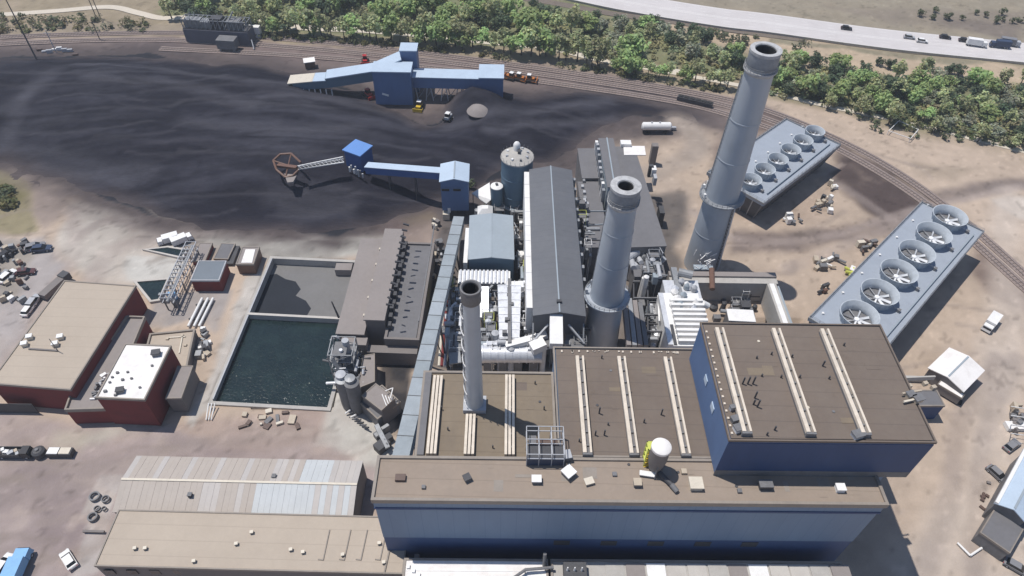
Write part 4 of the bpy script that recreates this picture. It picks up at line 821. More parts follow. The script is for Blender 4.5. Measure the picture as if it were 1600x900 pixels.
lm.tube(lp[1], lp[5], .25, None, 8); lm.tube(lp[3], lp[7], .25, None, 8); lm.build('loop', 'rust', bo)
MB().bar(P(434, 258, 9.5), P(464, 262, 10.5), 1.4, .8).build('chute', 'rust', bo); MB().prism(ccw([P(444, 271, 8.6), P(464, 273, 8.6), P(458, 284, 8.6), P(449, 285, 8.6)]), 8.0, 8.6).build('scoop', 'taupe_roof', bo)
# ------------------------------------------------------------------ blue breaker building behind the coal
bk = thing('breaker_building', 'blue coal breaker building with a tower and two pale roofed galleries behind the coal pile', 'breaker building', P(607, 166, 0))
def pr(pts, z): return ccw([P(*q, z) for q in pts])
t0 = P(578, 163, 0); tw = 14.5
TX0, TX1, TY0, TY1 = -51.4, -36.8, 242.2, 249.6
MB().box(TX0, TX1, TY0, TY1, 0, 14.0).build('tower_wall', 'deep_blue', bk); MB().box(TX0-.3, TX1+.3, TY0-.3, TY1+.3, 14.0, 14.4).build('tower_roof', 'pale_blue_roof', bk)
MB().box(-41.5, -35.2, 252, 258, 0, 17.6).build('upper_wall', 'deep_blue', bk); MB().box(-41.8, -34.9, 251.7, 258.3, 17.6, 18.0).build('upper_roof', 'pale_blue_roof', bk)
MB().bar((-36.7, 248.5, 8.0), (-8.3, 248.0, 8.0), 6.4, 4.4).build('gallery_wall', 'deep_blue', bk); MB().bar((-36.7, 248.5, 10.4), (-8.3, 248.0, 10.4), 7.0, .35).build('gallery_roof', 'pale_blue_roof', bk)
MB().box(-10.5, -1.2, 243.5, 253.5, 0, 11.4).build('end_wall', 'deep_blue', bk); MB().box(-10.8, -.9, 243.2, 253.8, 11.4, 11.8).build('end_roof', 'pale_blue_roof', bk)
for (pa, pb) in (((-52, 250.6, 9.2), (-71, 249, 6.6)), ((-41.6, 253, 13.0), (-52, 250.6, 9.2))):
    MB().bar(pa, pb, 6.2, 4.0).build('gallery_wall', 'slate_blue', bk); up_ = Vector((0, 0, 2.2)); MB().bar(Vector(pa)+up_, Vector(pb)+up_, 6.8, .4).build('gallery_roof', 'pale_blue_roof', bk)
MB().bar((-70.8, 249, 6.2), (-84, 248.6, 5.0), 6.0, 3.0).build('tail_wall', 'slate_blue', bk); MB().bar((-70.8, 249, 7.9), (-76, 248.9, 7.5), 6.6, .35).build('tail_roof', 'pale_blue_roof', bk); MB().bar((-76.05, 248.9, 7.5), (-86, 248.6, 6.5), 6.6, .35).build('tail_roof', 'cream', bk)
for k in range(6): MB().bar((-80+k*2.2, 245.3, 4.5), (-80+k*2.2+.3, 244.5, 1), .4).build('rail_post', 'silver', bk)
for k in range(9):
    xx = -35+k*3.0
    for yy in (245.6, 251.2): MB().bar((xx, yy, 0), (xx+(.8 if k % 2 else -.8), yy, 5.8), .32).build('leg', 'silver', bk)
    MB().bar((xx, 245.6, 1), (xx+3, 245.6, 5.5), .2).build('brace', 'steel', bk)
MB().bar((-48.5, 241.9, 5), (-46, 241.9, 4.2), .15, .8).build('sign_board', 'white_metal', bk)
ck = thing('guard_hut', 'small brown hut with a white roof at the tail end of the blue breaker gallery', 'hut', P(485, 104, 0)); p = P(485, 104, 0)
MB().obox(p, 4.2, 3.4, 0, 2.8, .3).build('wall', 'brown', ck); MB().obox(p, 4.8, 4, 2.8, 3.05, .3).build('roof', 'white_roof', ck)
dm = thing('lit_coal_slope', 'pale curved hood lying on the coal to the right of the breaker building', 'hood', P(748, 172, 3)); p = P(748, 176, 4)  # sunlight on the coal slope put into a pale dome's colour and shape
zc_ = coal_z(p); MB().lathe([(0, zc_+1.6), (1.6, zc_+1.4), (3.4, zc_+.7), (4.6, zc_-.6)], (p.x, p.y), 20).build('shell', 'taupe_roof', dm, True)
# train unloader, left rear
ul = thing('car_dumper', 'dark grey steel railcar dumper straddling the tracks at the rear left', 'car dumper', P(340, 70, 0))
u0, u1 = P(292, 66, 0), P(392, 72, 0); dd = (u1-u0).normalized(); pp = Vector((-dd.y, dd.x, 0)); LL = (u1-u0).length
MB().prism(ccw([u0, u1, u1+pp*7, u0+pp*7]), 0, 6).build('lower_wall', mat('dark_siding', (.105, .11, .14), .6, .2, .3, 2), ul); MB().prism(ccw([u0+pp*.3, u1+pp*.3, u1+pp*6.7, u0+pp*6.7]), 6.003, 6.3).build('deck', 'dark_steel', ul)
fr = MB()
for k in range(15):
    t = k/14; a_ = u0.lerp(u1, t)
    for s_ in (1, 6):
        fr.bar(a_+pp*s_+Vector((0, 0, 6.3)), a_+pp*s_+Vector((0, 0, 10+1.2*math.sin(k))), .3)
        if k < 14: fr.bar(a_+pp*s_+Vector((0, 0, 6.3)), u0.lerp(u1, (k+1)/14)+pp*s_+Vector((0, 0, 10)), .22); fr.bar(a_+pp*s_+Vector((0, 0, 10)), u0.lerp(u1, (k+1)/14)+pp*s_+Vector((0, 0, 10)), .28)
    fr.bar(a_+pp*1+Vector((0, 0, 10)), a_+pp*6+Vector((0, 0, 10)), .22)
fr.build('truss', 'steel', ul)
for t, w_, h_, mt in ((.14, 7, 3.2, 'steel'), (.36, 5, 2.8, 'steel'), (.52, 5, 4.4, 'dark_steel'), (.78, 6, 3.6, 'mid_steel')): a_ = u0.lerp(u1, t)+pp*3.5; MB().obox(a_, w_, 4, 6.31, 6.3+h_, math.atan2(dd.y, dd.x)).build('machinery', mt, ul)
cb = u0.lerp(u1, .72)-pp*4; MB().obox(cb, 8, 5, 1.2, 5.2, math.atan2(dd.y, dd.x)).build('control_cab', 'mid_steel', ul)
for k in (-3, 3): MB().obox(cb+dd*k-pp*2, .6, .6, 0, 1.2).build('leg', 'steel', ul)
MB().bar(u0.lerp(u1, .6)+pp*1+Vector((0, 0, 5)), u0.lerp(u1, .78)+pp*5+Vector((0, 0, 13)), .5).build('jib', 'steel', ul); MB().bar(u1+dd*1+Vector((0, 0, 3)), u1+dd*2.5-pp*3+Vector((0, 0, .2)), .4).build('ramp', 'silver', ul)
MB().prism(ccw([u0+pp*7.4+dd*3, u1+pp*7.4+dd*2, u1+pp*10+dd*2, u0+pp*10+dd*3]), 0, 5).build('rear_shed', 'white_metal', ul)
# ------------------------------------------------------------------ silos, blue shed, baghouse
c = P(806, 325, 0); si = thing('ash_silo', 'large round slate blue silo with a tan conical top and white dome', 'silo', c)
MB().lathe([(5.0, 0), (5.0, 20.6)], c, 36).build('shell', 'slate_blue', si, True)
MB().lathe([(5.25, 20.6), (5.25, 21.0), (3, 21.9), (0, 22.4)], c, 36).build('roof', 'concrete', si)
for k in range(22):
    a_ = 2*math.pi*k/22; MB().bar((c.x+5.1*math.cos(a_), c.y+5.1*math.sin(a_), 21), (c.x+5.1*math.cos(a_), c.y+5.1*math.sin(a_), 22.1), .1).build('rail_post', 'steel', si)
for zz in (7, 14): MB().lathe([(5.02, zz), (5.12, zz+.1), (5.12, zz+.4), (5.02, zz+.5)], c, 36).build('hoop', 'slate_blue', si)
MB().lathe([(1.1, 22), (1.1, 24.2), (.7, 24.9), (0, 25.2)], (c.x-.2, c.y+1.8), 14).build('vent_dome', 'white_metal', si, True); MB().obox((c.x+.5, c.y+.2), .8, 1.7, 21.8, 23.2).build('hatch', 'dark_steel', si)
for a_ in np.linspace(0, 2*math.pi, 9)[:-1]: MB().obox((c.x+3.4*math.cos(a_+.3), c.y+3.4*math.sin(a_+.3)), .7, .6, 21.5, 22.2, a_).build('roof_valve', random.choice(['white_metal', 'mid_steel', 'silver']), si)
MB().lathe([(5.05, 3.6), (6.2, 3.6), (6.2, 3.9), (5.05, 3.9)], c, 36, ).build('walkway', 'pale_grey_roof', si)
c = P(776, 335, 0); s2_ = thing('feed_silo', 'narrow grey blue silo with a pale top beside the large silo', 'silo', c)
MB().lathe([(1.9, 0), (1.9, 11.6)], c, 24).build('shell', 'slate_blue', s2_, True); MB().lathe([(2.0, 11.6), (2.0, 11.9), (1.2, 12.2), (0, 12.3)], c, 24).build('cap', 'white_metal', s2_); MB().obox(c, .7, .7, 12.25, 13, .4).build('hatch', 'mid_steel', s2_)
hd_ = thing('truck_canopy', 'white sloping canopy roof beside the narrow silo', 'canopy', P(752, 302, 5))
a_, b_, d_, e_ = P(737, 302, 6), P(765, 285, 7.5), P(767, 312, 7.5), P(760, 318, 6)
MB().add([a_, b_, d_, e_]+[v_-Vector((0, 0, .3)) for v_ in (a_, b_, d_, e_)], [(0, 1, 2, 3), (7, 6, 5, 4), (0, 4, 5, 1), (1, 5, 6, 2), (2, 6, 7, 3), (3, 7, 4, 0)]).build('roof', 'white_metal', hd_)
for v_ in (a_, b_, d_, e_): w_ = v_.lerp(cen([a_, b_, d_, e_]), .1); MB().bar((w_.x, w_.y, 0), (w_.x, w_.y, v_.z-.4), .25).build('post', 'dark_steel', hd_)
h2 = thing('white_hopper', 'small white tent shaped hopper roof behind the pale gabled shed', 'hopper', P(755, 330, 9))
h0 = rect((746, 336), (770, 336), (755, 322), 8); MB().prism(h0, 4, 8, None).build('bin', 'white_metal', h2); MB().prism(h0, 8.003, 9.5, [v.lerp(cen(h0), .6) for v in h0]).build('cap', 'white_metal', h2)
bs = gabled('pale_gabled_shed', 'pale blue grey gabled shed with a dark blue front between conveyor and baghouse', 'shed', rect((732, 405), (803, 405), (734, 337), 13), 13, 13.9, 'slate_blue', 'pale_grey_roof', (0, 1), over=.15)
pb = rect((732, 405), (803, 405), (734, 337), 13); xw = min(p.x for p in pb); yw0, yw1 = min(p.y for p in pb), max(p.y for p in pb)
MB().box(xw-1.2, xw-.02, yw0+.2, yw1-4, 0, 11.4).build('side_cladding', 'white_metal', bs)
bg_ = thing('baghouse', 'long grey gabled baghouse with a bright white left wall in the middle of the plant', 'baghouse', (14, 145, 0))
BX0, BX1, BY0, BY1 = 7.4, 20.7, 114.6, 174
w = MB().box(BX0+.1, BX1-.1, BY0, BY1, 4, 19.7); w.add([(BX0+.1, BY0, 19.7), (BX1-.1, BY0, 19.7), (14, BY0, 21.2)], [(0, 1, 2)]); w.build('wall', 'grey_roof', bg_)
MB().gable(*[Vector(v) for v in ((BX0, BY0-.4, 0), (BX0, BY1+.4, 0), (BX1, BY1+.4, 0), (BX1, BY0-.4, 0))], 20, 21.5).build('roof', 'grey_roof', bg_)
MB().box(13.85, 14.2, BY0-.4, BY1+.4, 21.45, 21.62).build('ridge_cap', 'pale_grey_roof', bg_)
for k in range(9): MB().box(BX0-1.5, BX0+.095, BY0+3+k*6.3, BY0+9.2+k*6.3, 6, 19.2).build('cladding_panel', 'white_metal', bg_)
for k in range(10):
    for xx in (BX0+.8, BX1-.8): MB().bar((xx, BY0+2+k*6, 0), (xx, BY0+2+k*6, 4), .5).build('leg', 'dark_steel', bg_)
MB().obox((14, 117.6), 1.2, .8, 21.2, 22.1).build('hatch', 'dark_steel', bg_)
for k in range(12): MB().box(BX1-.05, BX1+1.1, BY0+4+k*4.8, BY0+5.2+k*4.8, 12, 18.4).build('pulse_header', 'steel', bg_)
for s_ in (-1, 1):
    MB().bar((14+s_*2.5, BY0-.6, 17), (14+s_*6.6, BY0-3.8, 13.5), .45).build('knee_brace', 'silver', bg_); MB().bar((14+s_*6.4, BY0-3.6, 13.6), (14+s_*6.4, BY0-.2, 17), .35).build('knee_brace', 'steel', bg_)
    MB().box(14+s_*4.4-2.2, 14+s_*4.4+2.2, BY0-4.4, BY0-.3, 12.4, 12.8).build('landing', 'mid_steel', bg_)
wd = thing('outlet_duct', 'bright white box duct hanging off the near end of the baghouse roof', 'duct', (14, 112, 14)); a_ = P(859, 478, 19); 
MB().bar(P(868.5, 477, 19.5), P(869, 541, 17.5), 3.2, 2.6).build('duct_run', 'white_metal', wd)
# ------------------------------------------------------------------ white ribbed roof and silver ducts
wr_ = thing('ribbed_bunker', 'white ribbed roof deck just below the pale gabled shed', 'roof deck', P(765, 433, 11)); rp = rect((717, 441), (796, 441), (718, 424), 11)
xs0, xs1, ys0, ys1 = min(p.x for p in rp), max(p.x for p in rp), min(p.y for p in rp), max(p.y for p in rp)
MB().box(xs0, xs1, ys0, ys1, 6, 10.6).build('body', 'mid_steel', wr_); MB().box(xs0-.2, xs1+.2, ys0-.2, ys1+.2, 10.603, 10.9).build('deck', 'white_metal', wr_)
for k in range(13): MB().box(xs0+.1+k*(xs1-xs0)/13, xs0+.65+k*(xs1-xs0)/13, ys0-.2, ys1+.2, 10.903, 11.35).build('rib', 'alu', wr_)
dk = thing('flue_ducts', 'bright silver box ducts running from the ribbed deck down to the big round duct', 'ductwork', P(792, 490, 12))
def duct(parent, p, q, w_, h_, mt='alu', nm='duct'):
    d_ = MB().bar(p, q, w_, h_).build(nm, mt, parent); n_ = max(2, int((Vector(q)-Vector(p)).length/2.4)); 
    for k in range(n_+1):
        a_ = Vector(p).lerp(Vector(q), .02+.96*k/n_); e_ = (Vector(q)-Vector(p)).normalized()*.09; MB().bar(a_-e_, a_+e_, w_+.3, h_+.3).build('flange', 'alu', d_)
    return d_
duct(dk, P(785, 449, 12.5), P(788, 533, 11), 2.6, 2.4); duct(dk, P(806, 449, 12.5), P(803, 533, 11), 2.8, 2.4)
duct(dk, P(790, 447, 12.8), P(818, 447, 12.8), 2.2, 1.6, 'white_metal'); MB().bar(P(796, 440, 12.5), P(796, 540, 11.5), .9, 2.8).build('walkway', 'mid_steel', dk)
for y_ in (462, 476, 500, 520): MB().obox(P(786+random.uniform(-2, 18), y_, 13), 1.2, 1, 12, 13.6).build('damper', 'mid_steel', dk)
for k in range(30):
    p = P(random.choice([random.uniform(752, 772), random.uniform(812, 826), random.uniform(700, 722)]), random.uniform(448, 540), random.uniform(7, 11)); MB().bar(p, p+Vector(random.choice([(2.2, 0, 0), (0, 3.4, 0), (0, 0, -6), (1.2, 1.5, 0)])), random.uniform(.25, .8)).build('strut', random.choice(['steel', 'mid_steel', 'alu', 'dark_steel', 'silver']), dk)
MB().bar(P(757, 450, 12), P(757, 498, 9.5), 2.3, 2.0).build('side_duct', 'alu', dk); MB().bar(P(821, 455, 10), P(822, 540, 9), .5).build('post_run', 'dark_steel', dk)
rd_ = thing('round_duct', 'large silver round duct lying across behind the brown roof', 'duct', P(800, 552, 9)); 
r0_, r1_ = P(752, 553, 9.0), P(846, 553, 9.0)
MB().tube(r0_, r1_, 2.3, None, 24).build('shell', 'alu', rd_, True)
for k in range(9): a_ = r0_.lerp(r1_, .02+k*.12); MB().tube(a_, a_+(r1_-r0_).normalized()*.25, 2.45, None, 24).build('flange', 'alu', rd_)
for k in range(4):
    a_ = r0_.lerp(r1_, .1+k*.26); MB().obox(a_, 2.0, 1.2, 0, 7.2).build('saddle', 'mid_steel', rd_)
duct(rd_, P(790, 541, 11.5), P(855, 524, 13), 1.8, 1.6, 'white_metal', 'branch_duct'); duct(rd_, P(760, 538, 11), P(835, 537, 11), 1.2, 1.2, 'alu', 'branch_duct')
MB().bar(P(830, 545, 13), P(851, 536, 13.5), 2.8, 2.2).build('elbow', 'white_metal', rd_)
sl_ = thing('ash_pipe_rack', 'narrow rack of pink and silver pipes along the conveyor left of the slim chimney', 'pipework', P(695, 520, 0))
for k, (xa, mt) in enumerate(((686, 'cream'), (690, 'red_wall'), (695, 'silver'), (704, 'steel'))): MB().tube(P(xa+8, 470, 6), P(xa, 572, 6), .4, None, 8).build('pipe', mt, sl_)
for k in range(12):
    p = P(random.uniform(698, 722), random.uniform(450, 570), random.uniform(4, 9)); MB().obox(p, random.uniform(.8, 2.2), random.uniform(.8, 2), 3, p.z, 0).build('vessel', random.choice(['steel', 'alu', 'mid_steel', 'silver', 'dark_steel', 'cream']), sl_)
MB().bar(P(706, 520, 8), P(712, 568, 8), 3.0, .4).build('deck', 'steel', sl_); MB().obox(P(690, 476, 0), 1.6, 2.2, 0, 7).build('switch_box', 'lime', sl_)
for k in range(16):
    p = P(690+k*2.6-(0 if k < 8 else 20), 395+k*9, 0); MB().obox(p, random.uniform(.8, 1.8), random.uniform(.8, 1.8), 0, random.uniform(2, 7)).build('post', random.choice(['dark_steel', 'mid_steel', 'silver', 'white_metal']), sl_)
def clutter(nm, label, cat, xa, xb, ya, yb, z0, z1, n, mts, seed):
    rr_ = random.Random(seed); r = thing(nm, label, cat, P((xa+xb)/2, (ya+yb)/2, z0)); q_ = lambda z: P(rr_.uniform(xa, xb), rr_.uniform(ya, yb), z)
    for k in range(n):
        t = k % 6; zz = rr_.uniform(z0, z1); p = q_(zz); mt = rr_.choice(mts)
        if t == 0:
            w_, d_ = rr_.uniform(1.6, 3.4), rr_.uniform(1.4, 3); pl = MB().obox(p, w_, d_, zz-.15, zz).build('platform', 'mid_steel', r); b = MB()
            for sx_ in (-1, 1):
                for sy_ in (-1, 1): b.bar((p.x+sx_*w_/2, p.y+sy_*d_/2, 0), (p.x+sx_*w_/2, p.y+sy_*d_/2, zz+1.1), .14)
                b.bar((p.x+sx_*w_/2, p.y-d_/2, zz+1.1), (p.x+sx_*w_/2, p.y+d_/2, zz+1.1), .1); b.bar((p.x-w_/2, p.y+sx_*d_/2, zz+1.1), (p.x+w_/2, p.y+sx_*d_/2, zz+1.1), .1)
            b.build('handrail', rr_.choice(['silver', 'white_metal', 'steel', 'lime']), pl)
        elif t == 1: L2 = rr_.uniform(2, 5); MB().tube(p, p+Vector(rr_.choice([(L2, 0, 0), (0, L2, 0)])), rr_.uniform(.3, .9), None, 14).build('pipe', mt, r, True)
        elif t == 2: MB().lathe([(.9, 0), (rr_.uniform(.5, 1.1), zz), (0, zz+.5)], p, 14).build('vessel', mt, r)
        elif t == 3: MB().obox(p, rr_.uniform(.8, 2.4), rr_.uniform(.8, 2), zz-rr_.uniform(1, 3), zz, 0).build('duct_box', mt, r)
        elif t == 4: MB().bar((p.x, p.y, 0), (p.x, p.y, zz+1), .25).build('column', 'dark_steel', r); MB().bar(p, p+Vector((rr_.uniform(1.5, 4), 0, 0)), .25, .35).build('beam', rr_.choice(['steel', 'mid_steel', 'dark_steel']), r)
        else:
            MB().tube(p, p+Vector((0, 0, -rr_.uniform(2, 5))), rr_.uniform(.15, .4), None, 8).build('riser', mt, r); MB().bar(p, p+Vector((rr_.uniform(-1.5, 1.5), rr_.uniform(1, 3), .6)), .2).build('strut', 'silver', r)
    return r
CM = ['alu', 'white_metal', 'silver', 'steel', 'mid_steel', 'pale_grey_roof']
clutter('pipework', 'pale pipes and platforms packed between slim chimney and box ducts', 'pipework', 752, 774, 445, 540, 6, 12, 40, CM, 31); clutter('pipework', 'narrow strip of pipes against the white left wall of the baghouse', 'pipework', 812, 824, 430, 540, 5, 11, 30, CM, 32)
clutter('pipework', 'silver vessels and ducts right of the wide chimney', 'pipework', 992, 1036, 392, 436, 7, 13, 34, CM, 33); clutter('pipework', 'pale pipes deep in the dark frame below the equipment house', 'pipework', 996, 1036, 470, 538, 2, 8, 40, CM, 34)
clutter('pipework', 'dark pipes around the foot of the large and narrow silos', 'pipework', 745, 822, 316, 332, 1, 6, 24, ['dark_steel', 'mid_steel', 'steel', 'silver'], 35); clutter('pipework', 'tangled small pipes between pale gabled shed and baghouse', 'pipework', 806, 822, 340, 420, 2, 9, 34, CM+['dark_steel'], 36)
clutter('pipework', 'cluster of silver pipes left of the slim chimney below the ribbed deck', 'pipework', 692, 722, 440, 560, 3, 9, 44, CM+['cream'], 37); clutter('pipework', 'platforms and pipes at the near end below the baghouse roof', 'pipework', 832, 918, 498, 536, 8, 14, 26, ['steel', 'mid_steel', 'dark_steel', 'silver'], 38)
clutter('pipework', 'pale ducts beside the round duct near the brown roof edge', 'pipework', 762, 850, 528, 546, 9, 12.5, 26, ['alu', 'white_metal', 'silver'], 39); clutter('pipework', 'dark vessels and pipes filling the concrete pit', 'pipework', 1112, 1190, 448, 496, -2, 4, 40, ['dark_steel', 'mid_steel', 'steel', 'dark_steel'], 40)
clutter('pipework', 'small pipes along the right side of the baghouse roof', 'pipework', 905, 920, 300, 400, 9, 15, 22, ['steel', 'mid_steel', 'silver'], 41)
# ------------------------------------------------------------------ scrubber hall right of the baghouse
sx = thing('scrubber_hall', 'stepped grey scrubber hall with a raised middle strip behind the wide chimney', 'scrubber building', P(965, 320, 0))
def blk(pts, z1, z0, wall, roof, nm=''):
    p = pts; MB().prism(p, z0, z1-.25).build(nm+'wall', wall, sx); MB().prism(grow(p, .15), z1-.247, z1).build(nm+'roof', roof, sx)
blk(rect((910, 278), (948, 278), (907, 232), 12), 12, 0, 'mid_steel', 'grey_roof2', 'far_'); blk(rect((917, 386), (952, 386), (911, 284), 11), 11, 0, 'mid_steel', 'grey_roof2', 'low_')
q = rect((950, 292), (974, 292), (947, 216), 17); blk(q, 17, 0, 'pale_grey_roof', 'grey_roof2', 'strip_'); m0 = cen(q); ym = [p.y for p in q]
MB().box(m0.x-.2, m0.x+.2, min(ym), max(ym), 17.003, 17.3).build('ridge_cap', 'pale_grey_roof', sx)
for k in range(10): MB().box(min(p.x for p in q)-.9, min(p.x for p in q)-.02, min(ym)+k*2.9, min(ym)+k*2.9+1.2, 9, 15+random.random()*1.5).build('wall_duct', random.choice(['white_metal', 'silver', 'steel']), sx)
blk(rect((984, 386), (1041, 384), (976, 229), 13.5), 13.5, 0, 'mid_steel', 'grey_roof2', 'main_')
MB().prism(pr([(975, 243), (1009, 243), (1007, 229), (974, 229)], 13.5), 13.503, 13.75).build('white_panel', 'white_roof', sx)
MB().bar(P(918, 330, 11.2), P(950, 330, 11.2), .2, .3).build('roof_seam', 'pale_grey_roof', sx); MB().bar(P(918, 352, 11.2), P(950, 350, 11.2), .2, .3).build('roof_seam', 'pale_grey_roof', sx)
for k in range(14): MB().obox(P(913+random.uniform(-4, 4)+k*.4, 284+k*9, 11), .8, 1.2, 8, 11.8, 0).build('pulse_header', random.choice(['steel', 'mid_steel', 'silver']), sx)
for q, a_, b_, z0, z1, mt in [((978, 222), 3.5, 2.5, 13.5, 14.8, 'white_metal'), ((1024, 226), 2.2, 2.2, 0, 8, 'taupe_wall'), ((1022, 262), 1.5, 2.5, 9, 12, 'white_metal'), ((1018, 258), 1.4, 1.2, 8, 12.6, 'dark_steel'), ((1024, 275), 1.0, 2.5, 8, 11, 'silver'), ((1034, 327), 1.6, 3.8, 0, 6, 'dark_steel')]: MB().obox(P(*q, z1), a_, b_, z0, z1).build('roof_unit', mt, sx)
MB().tube(P(905, 390, 8), P(925, 392, 8), 1.0, None, 14).build('cross_duct', 'white_metal', sx)
tk = thing('fan_house', 'small grey equipment house with pipes behind the ribbed precipitator', 'equipment house', P(1015, 420, 0))
q = rect((992, 432), (1040, 432), (990, 414), 10); MB().prism(q, 0, 9.8).build('wall', 'mid_steel', tk); MB().prism(grow(q, .1), 9.803, 10).build('roof', 'grey_roof2', tk)
for k in range(9): MB().tube(P(984+k*6, 395+random.uniform(0, 18), 9), P(990+k*6, 400+random.uniform(0, 20), 10.5), random.uniform(.3, .9), None, 10).build('pipe', random.choice(['silver', 'steel', 'dark_steel', 'alu']), tk)
MB().tube(P(978, 405, 10), P(996, 392, 11), 1.3, None, 14).build('elbow', 'silver', tk); MB().obox(P(1022, 408, 12), 3.2, 2.2, 7, 11).build('fan_box', 'steel', tk)
MB().bar(P(990, 395, 8), P(1036, 412, 8), .5).build('cable_tray', 'steel', tk)
op = thing('steel_gantry', 'open dark steel gantry with girders between wide chimney and precipitator', 'frame', P(1015, 480, 0))
for k in range(4):
    for j in range(3):
        p = P(990+j*22, 440+k*26, 9); MB().bar((p.x, p.y, 0), (p.x, p.y, 9), .4).build('column', 'dark_steel', op)
for k in range(4): MB().bar(P(990, 440+k*26, 9), P(1036, 440+k*26, 9), .35, .6).build('girder', 'mid_steel', op)
for k in range(3): MB().bar(P(990+k*22, 438, 8.3), P(990+k*22, 522, 8.3), .35, .6).build('girder', 'dark_steel', op)
MB().bar(P(1028, 462, 10), P(1030, 502, 10), .4, .4).build('handrail', 'white_metal', op)
for k in range(8): MB().obox(P(random.uniform(990, 1032), random.uniform(470, 535), 3), random.uniform(1, 2.5), random.uniform(1, 2.5), 0, random.uniform(2, 6)).build('vessel', random.choice(['dark_steel', 'mid_steel', 'steel', 'silver']), op)
sd_ = thing('sloped_ducts', 'ribbed grey sloping ducts beside the foot of the wide chimney', 'ductwork', P(985, 505, 0))
for k in range(4): MB().bar(P(975+k*8, 466+k*3, 12), P(982+k*9, 542, 10), 1.15, 2.0).build('duct', ['taupe_roof', 'steel', 'taupe_roof', 'mid_steel'][k], sd_)
ep = thing('precipitator', 'white ribbed precipitator with a lumpy top at the back of the boiler house', 'precipitator', P(1068, 490, 0))
def zbox(x0, x1, y0, y1, z0, z1, mt, nm): return MB().box(x0, x1, y0, y1, z0, z1).build(nm, mt, ep)
a_, b_ = P(1047, 535, 14), P(1092, 470, 14); ex0, ex1 = a_.x, b_.x+.8; ey0, ey1 = a_.y, P(1060, 428, 14).y
zbox(ex0, ex1, ey0, ey1-6, 3, 12.6, 'white_metal', 'casing'); zbox(ex0+2.0, ex1+1.0, ey1-9, ey1-.5, 3, 12.0, 'alu', 'rear_casing')
for k in range(9):
    y_ = ey0+.6+k*1.75; zbox(ex0+2.4, ex1+.4, y_, y_+.85, 12.603, 13.9+.1*(k % 2), 'white_metal', 'rib')
zbox(ex0+1.3, ex0+2.1, ey0+.2, ey0+7, 12.603, 12.9, 'dark_steel', 'slot'); zbox(ex0-.3, ex0+1.0, ey0, ey1-6.5, 12.603, 13.2, 'alu', 'side_rail')
for k in range(14):
    p = P(random.uniform(1052, 1092), random.uniform(432, 478), 14.5); MB().lathe([(0.9, 12.2), (random.uniform(.7, 1.2), 13.4), (0, 14.3)], p, 8).build('insulation_lump', random.choice(['alu', 'white_metal', 'silver', 'pale_grey_roof']), ep)
MB().tube(P(1098, 474, 12), P(1106, 478, 11), .9, None, 12).build('nozzle', 'white_metal', ep); MB().tube(P(1060, 425, 14), P(1082, 430, 14), 1.2, None, 12).build('inlet_duct', 'steel', ep)
MB().bar(P(1052, 420, 11), P(1064, 470, 13), 1.6, 1.2).build('inlet_duct', 'steel', ep)
# concrete pit yard
pt = thing('scrubber_pit', 'square concrete walled pit full of dark equipment behind the boiler house', 'pit', cen(PIT))
z_ = 7.5; o0 = pr([(1086, 440), (1216, 440), (1230, 502), (1092, 505)], z_)
px0, px1, py0, py1 = P(1090, 440, z_).x, P(1203, 440, z_).x, 94, P(1150, 434, z_).y
MB().box(px0-8, px1+2.2, py1, py1+1.8, 0, z_+.6).build('back_wall', 'taupe_roof', pt); MB().box(px0-8, px1+2.2, py1-2.2, py1-.02, 0, z_).build('back_beam', 'concrete', pt)
MB().box(px1-1.0, px1+1.6, py0, py1-2.25, 0, z_-.02).build('side_wall', 'concrete', pt); MB().box(px1-.4, px1+.9, py0, py1-2.25, z_-.017, z_+.1).build('side_coping', 'white_metal', pt); MB().box(px1+1.62, px1+3.4, py0, py1-1, 0, z_-2.2).build('side_gutter', 'pale_grey_roof', pt)
MB().box(px0-3, px1-1.02, py0, py1-2.22, -5.5, -4).build('pit_floor', 'dark_steel', pt)
for k in range(18):
    p = Vector((random.uniform(px0, px1-3), random.uniform(98, py1-4), 0)); MB().obox(p, random.uniform(1, 4), random.uniform(1, 3), -4, random.uniform(-1, 4)).build('equipment', random.choice(['dark_steel', 'mid_steel', 'dark_steel', 'steel']), pt)
for k in range(6): p = Vector((random.uniform(px0, px1-4), random.uniform(100, py1-5), random.uniform(1, 5))); MB().tube(p, p+Vector((random.uniform(2, 6), random.uniform(-2, 2), 0)), random.uniform(.4, 1), None, 10).build('pipe', random.choice(['mid_steel', 'steel', 'dark_steel']), pt)
q = rect((1140, 500), (1180, 502), (1132, 483), 5); MB().prism(q, -3, 4.7).build('tank', 'mid_steel', pt); MB().prism(grow(q, .2), 4.703, 5).build('tank_lid', 'white_metal', pt)
MB().tube(P(1112, 420, 8.5), P(1113, 452, 7), .8, .8, 10).build('rusty_pipe', 'rust', pt)
sc = thing('scaffold', 'white pipe scaffold at the foot of the tallest chimney', 'scaffold', P(1098, 410, 8)); b = MB()
for k in range(16):
    p = P(1084+random.uniform(0, 28), 398+random.uniform(0, 22), 8.2); b.bar(p, p+Vector((random.uniform(-2, 2), random.uniform(-.6, .6), random.uniform(0, 2.4))), .22)
b.build('frame', 'white_metal', sc); MB().box(P(1084, 418, 7).x, P(1114, 418, 7).x, P(1100, 418, 7).y-1, P(1100, 418, 7).y+1, 6.4, 7.2).build('deck', 'pale_grey_roof', sc)
